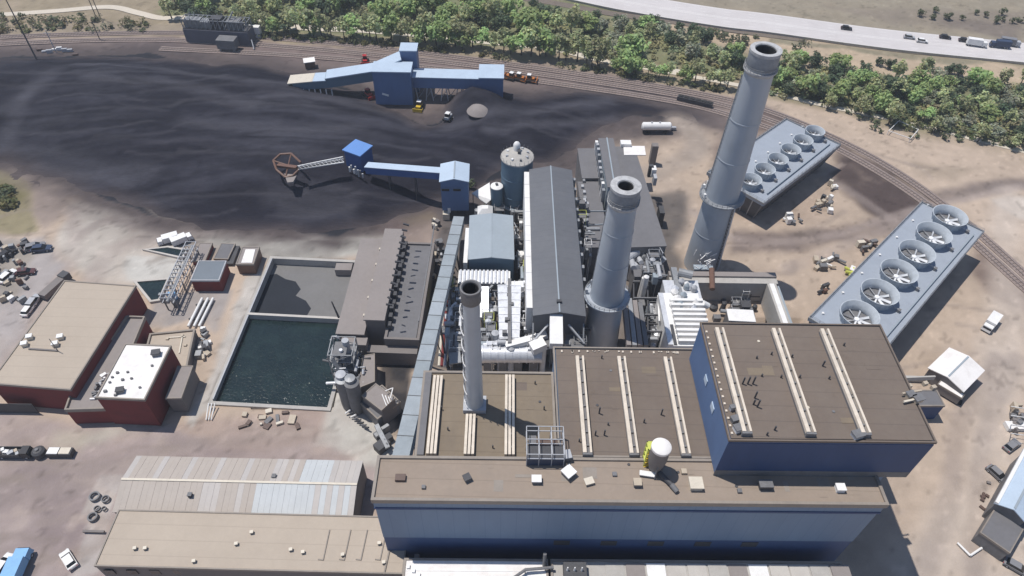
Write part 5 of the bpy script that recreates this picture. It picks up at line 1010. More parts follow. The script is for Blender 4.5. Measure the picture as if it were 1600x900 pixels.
# ------------------------------------------------------------------ cooling towers
def cooling_tower(label, A, B, C, zt, fans, rf, hf, slope, grp, fz):
    poly = rect(A, B, C, zt); c = cen(poly); r = thing('cooling_tower', label, 'cooling tower', (c.x, c.y, 0), grp)
    MB().prism(grow(poly, -.2-slope), 0, zt-.9, grow(poly, -.3)).build('louvre_wall', 'tower_side', r)
    MB().prism(grow(poly, .25), zt-.9, zt).build('deck', 'tower_deck', r)
    MB().ring(grow(poly, .3), .3, zt-.3, zt+.35).build('deck_rim', 'steel', r)
    # hand rail
    b = MB()
    for i in range(4):
        p, q = poly[i], poly[(i+1) % 4]; n = int((q-p).length/2.5)
        for k in range(n+1): w = p.lerp(q, k/n); b.bar((w.x, w.y, zt), (w.x, w.y, zt+1.2), .07)
        for dz in (.7, 1.2): b.bar((p.x, p.y, zt+dz), (q.x, q.y, zt+dz), .07)
    b.build('handrail', 'steel', r)
    # louvre ribs on the long sides
    lng = max(range(4), key=lambda i: (poly[(i+1) % 4]-poly[i]).length); inn = grow(poly, -.2-slope); top = grow(poly, -.3)
    for sd2 in (lng, (lng+2) % 4):
        p, q, p2, q2 = inn[sd2], inn[(sd2+1) % 4], top[sd2], top[(sd2+1) % 4]; n = 15
        for k in range(n+1):
            a_, e_ = p.lerp(q, k/n), p2.lerp(q2, k/n); MB().bar((a_.x, a_.y, 0), (e_.x, e_.y, zt-1), .35, .45).build('rib', 'mid_steel', r)
        a_, e_ = p.lerp(p2, .82), q.lerp(q2, .82); MB().bar((a_.x, a_.y, zt*.82), (e_.x, e_.y, zt*.82), .6, .3).build('pipe', 'pale_grey_roof', r)
    for sd2 in ((lng+1) % 4, (lng+3) % 4):
        p, q, p2, q2 = inn[sd2], inn[(sd2+1) % 4], top[sd2], top[(sd2+1) % 4]
        for k in range(7):
            a_, e_ = p.lerp(q, k/6), p2.lerp(q2, k/6); MB().bar((a_.x, a_.y, 0), (e_.x, e_.y, zt-1), .3, .3).build('rib', 'silver', r)
    f0, f1 = P(*fans[0], fz), P(*fans[1], fz); fdir = (f1-f0).normalized(); nrm = Vector((-fdir.y, fdir.x, 0))
    me = {}
    for k in range(6):
        p = f0.lerp(f1, k/5); off = OFF[r.name]
        if k == 0:
            fs = MB().lathe([(rf*.84, zt), (rf*.80, zt+hf*.3), (rf*.86, zt+hf*.65), (rf, zt+hf), (rf-.2, zt+hf), (rf*.86-.2, zt+hf*.65), (rf*.80-.2, zt+hf*.3), (rf*.84-.2, zt+.05)], p, 36).build('fan_stack', 'fan_stack', r, True)
            well = MB().lathe([(rf*.83, zt+.12), (0, zt+.12)], p, 30).build('fan_well', 'mid_steel', fs); ch = [well]
            ch.append(MB().lathe([(rf*.14, zt+.15), (rf*.14, zt+hf*.33), (rf*.1, zt+hf*.38), (0, zt+hf*.4)], p, 14).build('fan_hub', 'fan_blade', fs))
            for j in range(8):
                t = 2*math.pi*j/8+.2; u_ = Vector((math.cos(t), math.sin(t), 0)); w_ = Vector((-u_.y, u_.x, 0)); zc = zt+hf*.27
                p0_, p1_ = Vector((p.x, p.y, zc))+u_*rf*.15, Vector((p.x, p.y, zc))+u_*rf*.72
                b = MB(); ws, we = rf*.035, rf*.05; tw = .22
                vs = [p0_-w_*ws-Vector((0, 0, tw)), p0_+w_*ws+Vector((0, 0, tw)), p1_+w_*we+Vector((0, 0, tw)), p1_-w_*we-Vector((0, 0, tw))]
                b.add(vs+[v-Vector((0, 0, .12)) for v in vs], [(0, 1, 2, 3), (7, 6, 5, 4), (0, 4, 5, 1), (1, 5, 6, 2), (2, 6, 7, 3), (3, 7, 4, 0)]); ch.append(b.build('fan_blade', 'fan_blade', fs))
            MB_b = MB()
            for j in range(18):
                t = 2*math.pi*j/18; u_ = Vector((math.cos(t), math.sin(t), 0)); MB_b.bar(Vector((p.x, p.y, zt))+u_*(rf*.80+.03), Vector((p.x, p.y, zt+hf))+u_*(rf+.0), .12)
            ch.append(MB_b.build('stack_rib', 'fan_stack', fs))
            mo = MB().obox(p-nrm*(-1)*(rf+1.3), 1.0, .8, zt+.01, zt+.9, math.atan2(fdir.y, fdir.x)).build('fan_motor', 'mid_steel', r)
            sh2 = MB().bar(Vector((p.x, p.y, zt+.8))+nrm*(rf*.95), Vector((p.x, p.y, zt+.8))+nrm*(rf+1.0), .25).build('drive_shaft', 'silver', mo)
            first = p; set0 = (fs, ch, mo, sh2)
        else:
            d_ = p-first; fs, ch, mo, sh2 = set0
            f2 = fs.copy(); S.collection.objects.link(f2); f2.parent = r; f2.location = d_
            for o_ in ch:
                c2 = o_.copy(); S.collection.objects.link(c2); c2.parent = f2
                if c2.name.startswith('fan_blade'):
                    pass
            m2 = mo.copy(); S.collection.objects.link(m2); m2.parent = r; m2.location = d_; h2_ = sh2.copy(); S.collection.objects.link(h2_); h2_.parent = m2
    for k in range(7):
        p = f0.lerp(f1, -.07+k*.19); MB().obox(p-nrm*(rf+2.4), .6, .6, zt+.01, zt+.5).build('hatch', 'white_metal', r)
    a_, e_ = f0+nrm*(rf+3.1), f1+nrm*(rf+3.1); MB().tube((a_.x, a_.y, zt+.5), (e_.x, e_.y, zt+.5), .22, None, 10).build('pipe', 'pale_grey_roof', r)
    return r
ct1 = cooling_tower('nearer cooling tower with six wide fans, its near end hidden behind the boiler house', (1440, 317), (1265, 497), (1537, 361), 10.5, ((1478, 348), (1337, 502)), 5.1, 3.1, 2.2, 'six fan cooling towers', 10.5)
ct2 = cooling_tower('farther cooling tower with six small fans, behind the tallest chimney', (1312, 227), (1193, 318), (1225, 189), 9.5, ((1270, 214), (1171, 290)), 3.4, 2.8, 2.6, 'six fan cooling towers', 9.5)
# ------------------------------------------------------------------ sheds in the yards
rs = gabled('white_gabled_shed', 'white gabled shed on the dirt right of the boiler house', 'shed', rect((1453, 575), (1505, 610), (1484, 545), 4.6), 4.6, 5.8, 'taupe_wall', 'white_roof', (P(1484, 545)-P(1453, 575))[:2])
ra = flat('white_roofed_trailer', 'long low trailer with a bright white roof parked against the gabled shed', 'trailer', rect((1466, 600), (1503, 622), (1470, 594), 3.2), 3.2, 'taupe_wall', 'white_roof', par=.05, cw=.15, z0=.4)
for q in ((1470, 608), (1500, 628)): MB().obox(P(*q, .3), 1.0, 1.6, 0, .4, -.6).build('wheel', 'tyre', ra)
bp = flat('blue_pump_house', 'small dark blue pump house with a grey roof close to the boiler house', 'pump house', rect((1436, 634), (1476, 634), (1428, 610), 6), 6, 'navy_wall', 'grey_roof2', par=.15, cw=.3)
for q in ((1420, 604), (1445, 600), (1458, 606)): MB().obox(P(*q, 6.4), 1.2, .9, 6, 7.1, .3).build('roof_unit', 'tan', bp)
bw = thing('yard_wall', 'short concrete wall running from the boiler house to the white gabled shed', 'wall', P(1430, 592, 0)); MB().bar(P(1412, 591, 1), P(1450, 593, 1), .5, 2).build('wall_panel', 'concrete', bw)
rw = gabled('pale_blue_shed', 'pale blue grey shed turned at an angle at the right edge of the yard', 'shed', rect((1557, 786), (1601, 704), (1606, 806), 6.5), 6.5, 8.2, 'mid_steel', 'pale_blue_roof', (P(1601, 704)-P(1557, 786))[:2])
p0, p1 = P(1557, 786, 6.9), P(1601, 704, 6.9); MB().bar(p0, p1+(p1-p0)*.3, .7, .5).build('white_gutter', 'white_metal', rw)
fr_w = rect((1532, 832), (1560, 786), (1590, 842), 4.2); wx_ = flat('grey_shed_porch', 'grey flat porch at the near end of the pale blue shed', 'porch', fr_w, 4.2, 'mid_steel', 'grey_roof2', par=.1, cw=.25)
ppole = thing('bent_pipe', 'white bent pipe lying on the dirt in front of the pale blue shed', 'pipe', P(1515, 860, 0)); MB().tube(P(1496, 848, .4), P(1516, 868, .4), .25, None, 8).build('pipe_length', 'white_metal', ppole); MB().tube(P(1516, 868, .4), P(1534, 856, .4), .25, None, 8).build('pipe_length', 'white_metal', ppole)
scf = thing('scaffold', 'white steel scaffold by the right edge near the pale blue shed', 'scaffold', P(1590, 650, 0)); b = MB()
for k in range(4):
    for zz in (0, 1.5, 3): b.bar(P(1580, 635+k*14, zz), P(1612, 640+k*14, zz), .14)
    b.bar(P(1580, 635+k*14, 0), P(1580, 635+k*14, 3), .14); b.bar(P(1604, 638+k*14, 0), P(1604, 638+k*14, 3), .14)
b.build('frame', 'white_metal', scf); MB().box(P(1570, 668, 0).x, P(1600, 668, 0).x, P(1585, 674, 0).y, P(1585, 662, 0).y, 0, 1.2).build('base_tray', 'white_metal', scf)
# left water works
bl = rect((298, 438), (342, 438), (306, 408), 4.6); wh = flat('blue_roofed_hut', 'red brown hut with a slate blue roof behind the brick buildings', 'hut', bl, 4.6, 'red_wall', mat('slate_roof', (.16, .185, .21), .5, .12, .2, 1.5), par=.12, cw=.3, coping='silver')
sb2 = flat('white_topped_hut', 'small brown brick hut with a half white roof near the pond corner', 'hut', rect((369, 413), (396, 413), (376, 386), 4), 4, 'rust', 'taupe_roof', par=.15, cw=.3)
MB().prism(pr([(377, 411), (394, 411), (399, 390), (384, 390)], 4.0), 4.003, 4.15).build('white_panel', 'white_roof', sb2)
cp_ = flat('grey_platform', 'low grey platform between the two huts', 'platform', rect((334, 404), (356, 405), (342, 380), 1.6), 1.6, 'taupe_wall', 'grey_roof2', par=.1, cw=.3)
cp2 = flat('brown_box_shed', 'small pinkish box shed left of the grey platform', 'shed', rect((300, 408), (320, 408), (309, 380), 1.8), 1.8, 'red_wall', 'taupe_roof', par=.1, cw=.25)
dk2 = thing('dark_gap_tank', 'dark open trough between the grey platform and the half white hut', 'trough', P(362, 400, 0)); MB().prism(rect((354, 412), (364, 412), (362, 384), 1.0), 0, 1.0).build('trough_body', 'dark_steel', dk2)
def basin(label, pts, far=None):
    poly = ccw([P(*q, .5) for q in pts]); r = thing('clarifier_basin', label, 'basin', cen(poly), 'water basins by the pipe bridge'); MB().ring(grow(poly, .5), .7, -.2, .6).build('basin_wall', 'pale_concrete', r)
    kind(MB().prism(poly, .05, .25).build('basin_water', 'water', r), 'structure'); return r
basin('dark water basin behind the big brick hall beside the pipe bridge', [(212, 440), (262, 436), (248, 468), (236, 470)]); basin('wedge shaped green basin below the parked white trucks', [(228, 390), (262, 386), (292, 391), (284, 402)])
lbg = thing('pipe_bridge', 'white lattice pipe bridge crossing between the basins and the blue roofed hut', 'bridge', P(280, 425, 0)); p0, p1 = P(302, 386, 4), P(262, 474, 4); dv2 = (p1-p0).normalized(); n2 = Vector((-dv2.y, dv2.x, 0)); b = MB()
for s_ in (-1, 1):
    for zz in (0, 2.2): b.bar(p0+n2*s_*1.5+Vector((0, 0, zz)), p1+n2*s_*1.5+Vector((0, 0, zz)), .22)
    for k in range(14):
        a_, e_ = p0.lerp(p1, k/14)+n2*s_*1.5, p0.lerp(p1, (k+1)/14)+n2*s_*1.5; b.bar(a_, e_+Vector((0, 0, 2.2)), .15); b.bar(e_, e_+Vector((0, 0, 2.2)), .15)
for k in range(15): a_ = p0.lerp(p1, k/14); b.bar(a_-n2*1.5+Vector((0, 0, 2.2)), a_+n2*1.5+Vector((0, 0, 2.2)), .15)
b.build('lattice', 'silver', lbg); MB().tube(p0+Vector((0, 0, .5)), p1+Vector((0, 0, .5)), .45, None, 10).build('pipe', 'steel', lbg)
for t in (.05, .35, .65, .95):
    a_ = p0.lerp(p1, t); MB().bar((a_.x+n2.x*1.5, a_.y+n2.y*1.5, 0), (a_.x+n2.x*1.5, a_.y+n2.y*1.5, 4), .3).build('leg', 'mid_steel', lbg); MB().bar((a_.x-n2.x*1.5, a_.y-n2.y*1.5, 0), (a_.x-n2.x*1.5, a_.y-n2.y*1.5, 4), .3).build('leg', 'mid_steel', lbg)
for k in range(8): MB().obox(P(252+random.uniform(0, 28), 455+random.uniform(0, 24), 0), random.uniform(.6, 2), random.uniform(.6, 1.6), 0, random.uniform(1, 3)).build('valve_box', random.choice(['steel', 'dark_steel', 'mid_steel', 'blue']), lbg)
for i, (xa, w_) in enumerate(((0, 'leftmost'), (9, 'middle'), (17, 'rightmost'))):
    r = thing('pipe_length', f'{w_} of three pale pipes laid on the pad below the blue roofed hut', 'pipe', P(305+xa, 486, 0), 'pipes laid on the pad'); MB().tube(P(294+xa, 510, .7), P(316+xa, 466, .7), .38, None, 10).build('pipe_body', 'white_metal', r)
    for t in (.25, .75): p = P(294+xa, 510, 0).lerp(P(316+xa, 466, 0), t); MB().obox(p, 1.6, .4, 0, .32, 0).build('timber_rest', 'dark_steel', r)
# ------------------------------------------------------------------ vehicles
def wheel(r, x_, y_, rad=.36, w_=.26):
    t = MB().tube((x_, y_-w_/2, rad), (x_, y_+w_/2, rad), rad, None, 14).build('wheel', 'tyre', r); MB().tube((x_, y_-w_/2-.02, rad), (x_, y_+w_/2+.02, rad), rad*.55, None, 10).build('rim', 'silver', t)
def make_car(nm, label, cat, grp, paint, L=4.6, Wd=1.85, cab=(.28, .82), hc=1.5):
    r = proto(nm, label, cat, grp); b = MB(); h = L/2
    side = [(-h, .35), (-h, .75), (-h+.15, .9), (h-.9, .92), (h-.1, .72), (h, .5), (h, .32)]
    n = len(side); b.add([(x_, s*Wd/2, z_) for s in (-1, 1) for x_, z_ in side], [tuple(range(n)), tuple(range(n, 2*n))[::-1]]+[(i, (i+1) % n, n+(i+1) % n, n+i) for i in range(n)]); b.build('body', paint, r)
    c0, c1 = -h+.1+L*0.06, h-1.5
    b2 = MB().prism(box4(c0, c1+.45, -Wd*.46, Wd*.46), .9, hc, box4(c0+.35, c1-.35, -Wd*.38, Wd*.38)); b2.build('window_band', 'dark_glass', r)
    MB().prism(box4(c0+.33, c1-.33, -Wd*.385, Wd*.385), hc+.003, hc+.06).build('roof', paint, r)
    for x_ in (-h+.85, h-.85):
        for y_ in (-Wd/2+.1, Wd/2-.1): wheel(r, x_, y_)
    for y_ in (-Wd*.36, Wd*.36): MB().box(h-.02, h+.03, y_-.18, y_+.18, .55, .72).build('headlight', 'white_metal', r); MB().box(-h-.03, -h+.02, y_-.16, y_+.16, .62, .8).build('tail_light', 'red', r)
    return r
def make_truck(nm, label, cat, grp, cabp, boxp, L=8.5, open_=False):
    r = proto(nm, label, cat, grp); h = L/2
    MB().box(-h, h-.2, -.5, .5, .6, .85).build('chassis', 'dark_steel', r)
    b = MB().prism(box4(h-2.1, h, -1.15, 1.15), .6, 2.5, box4(h-2.1, h-.35, -1.1, 1.1)); b.build('cab', cabp, r); MB().box(h-.3, h-.12, -1.0, 1.0, 1.55, 2.2).build('windscreen', 'dark_glass', r)
    if open_:
        MB().box(-h, h-2.3, -1.2, 1.2, .86, 1.1).build('bed', boxp, r); MB().ring(box4(-h, h-2.3, -1.2, 1.2), .1, 1.1, 2.0).build('bed_side', boxp, r)
    else: MB().box(-h, h-2.3, -1.22, 1.22, .86, 3.4).build('cargo_box', boxp, r)
    for x_ in (-h+1, -h+2.1, h-1.1):
        for y_ in (-1.0, 1.0): wheel(r, x_, y_, .48, .3)
    return r
CARP = make_car('parked_car', 'dark maroon car alone on the left yard below the parked trucks', 'car', 'cars parked in the yard', 'maroon')
def put(root, q, ang, first=False, z=0, scale=None, **k):
    p = P(*q, z); a_ = Vector((ang[0]-q[0], ang[1]-q[1])); d_ = (P(ang[0], ang[1], z)-p); rot = math.atan2(d_.y, d_.x)
    if first: root.location = p; root.rotation_euler.z = rot; return root
    return dup(root, p, rot, scale=scale, **k)
bm_ = lambda c_: {'body': c_, 'roof': c_}
put(CARP, (42, 427), (60, 425), True, scale=None); CARP.scale = (1.15, 1.1, 1.1)
for q, a_, c_, l_ in [((56, 388), (80, 382), 'grey', 'grey pickup at the back of the parked pair on the left yard'), ((66, 391), (84, 389), 'navy', 'dark blue vehicle in front of the grey one on the left yard'), ((46, 486), (58, 470), 'white', 'white van nearest the brick hall on the left dirt yard'), ((54, 474), (66, 458), 'silver', 'silver van behind the white van beside the brick hall'),
                      ((1579, 698), (1590, 690), 'grey', 'dark grey car beside the far end of the pale blue shed'), ((1556, 743), (1566, 752), 'grey', 'dark grey car by the middle of the pale blue shed'), ((1586, 888), (1600, 896), 'grey', 'grey car at the bottom right corner of the yard'), ((109, 876), (104, 868), 'white', 'small white car alone left of the tan workshop'), ((12, 400), (24, 392), 'black', 'black car among the scrap at the left edge, rear one'), ((14, 434), (26, 424), 'white', 'white car among the scrap at the left edge, near one'), ((8, 884), (18, 870), 'white', 'white cab of a vehicle at the bottom left corner beside the blue trailer')]:
    put(CARP, q, a_, label=l_, matl=bm_(c_), scale=(1.3, 1.2, 1.25) if q[1] < 480 else (1.1, 1.1, 1.1))
hwc = [((1322, 46), 'black', 'lone dark car at the far left of the highway traffic'), ((1440, 66), 'white', 'white pickup alone in the near lanes of the highway'), ((1476, 60), 'black', 'dark car in the far lanes behind the white pickup'), ((1506, 65), 'black', 'dark car just behind the white highway truck'), ((1420, 60), 'silver', 'faint silver car near the middle of the highway')]
for q, c_, l_ in hwc: put(CARP, q, (q[0]+20, q[1]+2.6), z=.3, label=l_, group='cars on the highway', matl=bm_(c_), scale=(1.1, 1.1, 1.15))
TRK = make_truck('box_truck', 'white box truck driving on the highway', 'truck', 'trucks', 'white', 'white'); put(TRK, (1524, 72), (1545, 75), True, z=.3)
put(TRK, (1560, 74), (1540, 72), z=.3, label='dark blue box truck on the highway nearest the right edge', matl={'cab': 'navy', 'cargo_box': 'navy'}); put(TRK, (1576, 71), (1596, 74), z=.3, label='grey truck behind the dark blue highway truck', matl={'cab': 'silver', 'cargo_box': 'grey'})
put(TRK, (1545, 509), (1537, 520), label='white box truck parked alone on the right dirt yard', scale=(.85, 1.1, .85)); put(TRK, (264, 378), (250, 382), label='white box truck beside the wedge shaped basin, left one', scale=(.75, 1, .75)); put(TRK, (286, 378), (296, 374), label='white box truck beside the wedge shaped basin, right one', scale=(.75, 1, .75))
put(TRK, (30, 895), (42, 868), label='bright blue trailer with a pale blue roof at the bottom left corner', matl={'cab': 'blue', 'cargo_box': 'blue'}, scale=(1.1, 1.25, 1.0))
FLT = make_truck('flatbed_truck', 'dark flatbed truck loaded with pale scrap at the left edge', 'truck', 'trucks', 'black', 'dark_steel', 9, True); put(FLT, (24, 711), (44, 711), True); MB().obox((0, 0), .1, .1, 0, .1)
for k in range(9): MB().obox((-3.6+k*.6, random.uniform(-.7, .7), 0), .7, .9, 1.12, 1.5+random.random()*.5, random.random()).build('scrap_load', random.choice(['white_metal', 'tan', 'silver']), FLT)
for q, mt, l_ in (((64, 710), 'dark_steel', 'round dark tank on the ground right of the flatbed truck'),): r = thing('round_tank', l_, 'tank', P(*q, 0)); MB().lathe([(1.5, 0), (1.5, 1.6), (1.0, 2.0), (0, 2.1)], P(*q, 0), 18).build('shell', mt, r); MB().lathe([(.4, 2.1), (.4, 2.4), (0, 2.45)], P(*q, 0), 10).build('hatch', 'mid_steel', r)
for q, mt, l_ in (((88, 710), 'white_metal', 'dark container with a white lid near the flatbed truck'), ((106, 710), 'cream', 'dark container with a cream lid near the flatbed truck')):
    r = thing('waste_container', l_, 'container', P(*q, 0), 'lidded containers'); MB().obox(P(*q, 0), 3, 2, 0, 1.6, 0).build('bin', 'dark_steel', r); MB().obox(P(q[0], q[1], 0), 2.5, 1.7, 1.6, 1.8).build('lid', mt, r)
tr_ = thing('dump_trailer', 'long dark trailer parked at an angle along the back of the brick hall', 'trailer', P(82, 444, 0)); MB().bar(P(66, 464, 1.4), P(104, 430, 1.4), 2.4, 1.6).build('body', 'taupe_wall', tr_); MB().bar(P(96, 436, 1.6), P(106, 428, 1.6), 2.5, 2.2).build('tarpaulin', 'dark_steel', tr_)
for t in (.1, .3, .8): p = P(66, 464, 0).lerp(P(104, 430, 0), t); MB().obox(p, .8, 2.5, 0, .7, .8).build('wheel', 'tyre', tr_)
# tank trailer, dozers, red machines
def tank(nm, label, q0, q1, rad, mt='white_metal'):
    a_, e_ = P(*q0, 1.2+rad), P(*q1, 1.2+rad); r = thing(nm, label, 'tank trailer', ((a_.x+e_.x)/2, (a_.y+e_.y)/2, 0)); d_ = (e_-a_).normalized()
    b = MB().tube(a_, e_, rad, None, 18, False); b.tube(a_-d_*.5, a_, rad*.6, rad, 18); b.tube(e_, e_+d_*.5, rad, rad*.6, 18); b.build('tank', mt, r, True)
    MB().bar(a_-Vector((0, 0, rad+.15)), e_-Vector((0, 0, rad+.15)), 1.2, .25).build('frame', 'dark_steel', r)
    for t in (.08, .22, .85): p = a_.lerp(e_, t); MB().obox(p, 1.0, rad*2, 0, 1.0, math.atan2(d_.y, d_.x)).build('wheel', 'tyre', r)
    for t in (.3, .6): p = a_.lerp(e_, t); MB().tube((p.x, p.y, p.z+rad-.1), (p.x, p.y, p.z+rad+.3), .35, None, 10).build('hatch', 'silver', r)
    return r
tank('tank_trailer', 'long white tank trailer parked inside the haul road loop behind the scrubber hall', (1005, 197), (1047, 197), 1.5); MB().bar(P(1048, 200, 1), P(1056, 200, .8), 1, 1).build('drawbar', 'silver', bpy.data.objects['tank_trailer'])
def dozer(label, q, q2, mt, z=0, cat='bulldozer', nm='bulldozer'):
    p = P(*q, z); d_ = (P(*q2, z)-p).normalized(); rot = math.atan2(d_.y, d_.x); p.z = z; r = thing(nm, label, cat, p, 'machines working around the coal', rot); OFF[r.name] = Vector((0, 0, 0))
    MB().box(-2, 1.6, -.9, .9, .7, 1.7).build('body', mt, r); MB().prism(box4(-1.6, .2, -.85, .85), 1.7, 3.0, box4(-1.4, .1, -.75, .75)).build('cab', 'dark_glass', r); MB().box(-1.5, .15, -.85, .85, 3.0, 3.15).build('cab_roof', 'white_metal' if mt != 'red' else 'red', r)
    for s_ in (-1, 1):
        MB().prism([Vector(v) for v in ((-2.2, s_*1.25-.3, 0), (2.0, s_*1.25-.3, 0), (2.0, s_*1.25+.3, 0), (-2.2, s_*1.25+.3, 0))], .05, .95).build('track', 'tyre', r); MB().bar((.5, s_*1.6, .7), (2.6, s_*1.6, .6), .2).build('push_arm', mt, r)
    MB().prism([Vector(v) for v in ((2.6, -1.9, 0), (2.85, -1.9, 0), (2.85, 1.9, 0), (2.6, 1.9, 0))], .15, 1.5).build('blade', mt, r); return r
dz1 = dozer('yellow bulldozer in the shadow under the breaker gallery', (655, 170), (650, 180), 'yellow', coal_z(P(655, 170)))
dozer('red tracked machine behind the breaker roof', (571, 98), (571, 106), 'red', 0); dozer('red tracked machine on the coal slope left of the breaker tower', (577, 151), (586, 158), 'red', coal_z(P(577, 151))+.1)
dozer('orange earth mover right of the breaker gallery, left one', (797, 123), (790, 121), 'orange', 0, 'earth mover', 'earth_mover'); dozer('orange earth mover right of the breaker gallery, middle one', (813, 125), (822, 127), 'orange', 0, 'earth mover', 'earth_mover'); dozer('orange earth mover right of the breaker gallery, right one', (829, 127), (838, 128), 'orange', 0, 'earth mover', 'earth_mover')
dozer('small white machine on the coal just below the breaker gallery', (701, 186), (706, 180), 'silver', coal_z(P(701, 186)), 'loader', 'loader'); 
# line of dark coal cars on the siding
for k in range(6):
    p = P(1063+k*9, 155.5+k*2.1, .42); r = thing('coal_wagon', ('first', 'second', 'third', 'fourth', 'fifth', 'last')[k]+' dark coal wagon from the left in the row on the siding', 'rail wagon', p, 'coal wagons on the siding'); rot = math.atan2((P(1110, 167)-P(1063, 155.5)).y, (P(1110, 167)-P(1063, 155.5)).x)
    MB().obox(p, 2.5, 2.2, .5, 2.0, rot).build('hopper_body', 'dark_steel', r); MB().obox(p, 1.8, 1.5, 2.0, 2.3, rot).build('coal_load', 'soot', r); MB().obox(p, 1.9, 1.2, .42, .5, rot).build('bogie', 'rust', r)
# pump skids around the cooling towers
def skid(label, q, n, sx_, sy_, mts, seed):
    rr_ = random.Random(seed); r = thing('pump_skid', label, 'pump skid', P(*q, 0), 'pump skids beside the cooling towers')
    for k in range(n):
        p = P(q[0]+rr_.uniform(-sx_, sx_), q[1]+rr_.uniform(-sy_, sy_), 0)
        if k % 2: MB().obox(p, rr_.uniform(1, 2.4), rr_.uniform(.8, 1.6), 0, rr_.uniform(.8, 2.2), rr_.uniform(0, 1.5)).build('pump_housing', rr_.choice(mts), r)
        else: MB().tube(p+Vector((0, 0, .8)), p+Vector((rr_.uniform(-2.5, 2.5), rr_.uniform(-2, 2), 1.0)), rr_.uniform(.25, .5), None, 8).build('pipe', rr_.choice(mts), r)
PM = ['cream', 'white_metal', 'mid_steel', 'dark_steel', 'tan']
skid('pale pumps and pipes standing off the near long side of the farther cooling tower', (1285, 322), 14, 14, 10, PM, 1); skid('small pale boxes at the rear corner of the farther cooling tower', (1299, 291), 4, 6, 3, ['white_metal', 'cream'], 2); skid('low pipes at the near corner of the farther cooling tower', (1235, 345), 8, 18, 5, ['white_metal', 'brown', 'mid_steel'], 3); skid('jumble of pale pumps on open dirt left of the nearer cooling tower', (1293, 412), 16, 20, 10, PM, 4); skid('brown and pale pump pair hard against the nearer cooling tower', (1354, 385), 10, 12, 8, ['brown', 'cream', 'mid_steel'], 5); skid('yellow and white valves under the edge of the nearer cooling tower', (1328, 425), 7, 9, 6, ['lime', 'white_metal', 'lime'], 6); skid('low dark tank with a pale frame at the near corner of the nearer cooling tower', (1286, 452), 5, 10, 6, ['dark_steel', 'cream', 'rust'], 7)
def junk(nm, label, cat, q, n, sx_, sy_, mts, seed, hmax=2.0, smax=2.2):
    rr_ = random.Random(seed); r = thing(nm, label, cat, P(*q, 0))
    for k in range(n): p = P(q[0]+rr_.uniform(-sx_, sx_), q[1]+rr_.uniform(-sy_, sy_), 0); MB().obox(p, rr_.uniform(.5, smax), rr_.uniform(.5, smax*.7), 0, rr_.uniform(.3, hmax), rr_.uniform(0, 3)).build('scrap_piece', rr_.choice(mts), r)
SJ = ['mid_steel', 'dark_steel', 'white_metal', 'tan', 'rust', 'steel']
junk('scrap_heap', 'scattered scrap and parts at the left edge of the dirt yard', 'scrap heap', (18, 425), 46, 24, 48, SJ, 11); junk('crate_stack', 'low stacks of crates and timber below the near end of the pond', 'crate stack', (420, 655), 16, 48, 12, ['tan', 'cream', 'brown', 'mid_steel', 'cream'], 12, .7, 2.6); junk('scrap_heap', 'pipes and barrels beside the tan low block and the grey lean-to', 'scrap heap', (318, 540), 22, 8, 26, SJ, 13); junk('rubble_pile', 'dark rubble and parts along the right edge of the yard', 'rubble', (1590, 655), 14, 10, 26, ['taupe_wall', 'mid_steel', 'tan'], 14); junk('debris_row', 'thin debris on the dirt in front of the pale blue shed', 'debris', (1545, 775), 10, 16, 26, ['taupe_wall', 'brown'], 15, .5, 1.2); junk('pipe_stack', 'small dark crates beside the transfer tower legs', 'crate stack', (682, 352), 7, 7, 8, ['dark_steel', 'taupe_wall', 'cream'], 16); junk('equipment_row', 'row of dark equipment along the foot of the long conveyor', 'equipment', (690, 400), 9, 10, 22, ['dark_steel', 'mid_steel'], 17); junk('timber_stack', 'timber and barrels on the ground by the long conveyor and filter house', 'timber', (672, 415), 6, 8, 26, ['dark_steel', 'tan', 'mid_steel'], 18)
jr = thing('cable_reels', 'coils and cable reels on the pale slab left of the metal warehouse', 'cable reels', P(150, 780, 0))
for q, rd in (((149, 777), 1.2), ((166, 781), .9), ((146, 809), 1.1), ((153, 796), .7), ((164, 796), .5)): MB().lathe([(rd, .1), (rd, .7), (rd*.7, .72), (rd*.68, .12)], P(*q, 0), 18).build('reel', 'mid_steel', jr)
MB().bar(P(130, 830, .4), P(163, 831, .4), .5, .5).build('beam', 'taupe_wall', jr)
ft = thing('gate_frame', 'white bent pipe frame at the near left corner of the pond', 'frame', P(332, 640, 0))
for k in range(3): MB().tube(P(322+k*4, 656, .3), P(326+k*5, 630, 1.5), .16, None, 8).build('hoop', 'white_metal', ft)
# utility poles
for q, h_, l_, lean in (((58, 94), 30, 'tall dark lattice mast on the left between the tracks and the coal', 0), ((158, 30), 18, 'dark wooden utility pole by the pale path, nearer one', 0), ((150, 26), 16, 'dark wooden utility pole by the pale path, farther one', 0), ((88, 82), 10, 'pale lamp post at the left among the tracks', 0), ((156, 62), 9, 'short dark pole beside the outer track', 0)):
    p = P(*q, 0); r = thing('utility_pole', l_, 'pole', p, 'poles'); mt = 'silver' if 'pale lamp' in l_ else 'dark_steel'
    MB().tube(p, (p.x, p.y, h_), .35 if h_ > 25 else .2, .15, 8).build('shaft', mt, r); MB().bar((p.x-1.4, p.y, h_-1.2), (p.x+1.4, p.y, h_-1.2), .16).build('cross_arm', mt, r)
jk = thing('switch_plant', 'low pale track equipment on a dirt mound at the far left', 'track equipment', P(80, 80, 0))
for k in range(8): MB().obox(P(62+k*8, 78+random.uniform(0, 8), 0), 2.2, .9, 0, .5+random.random(), .2).build('cabinet', random.choice(['white_metal', 'silver', 'brown']), jk)
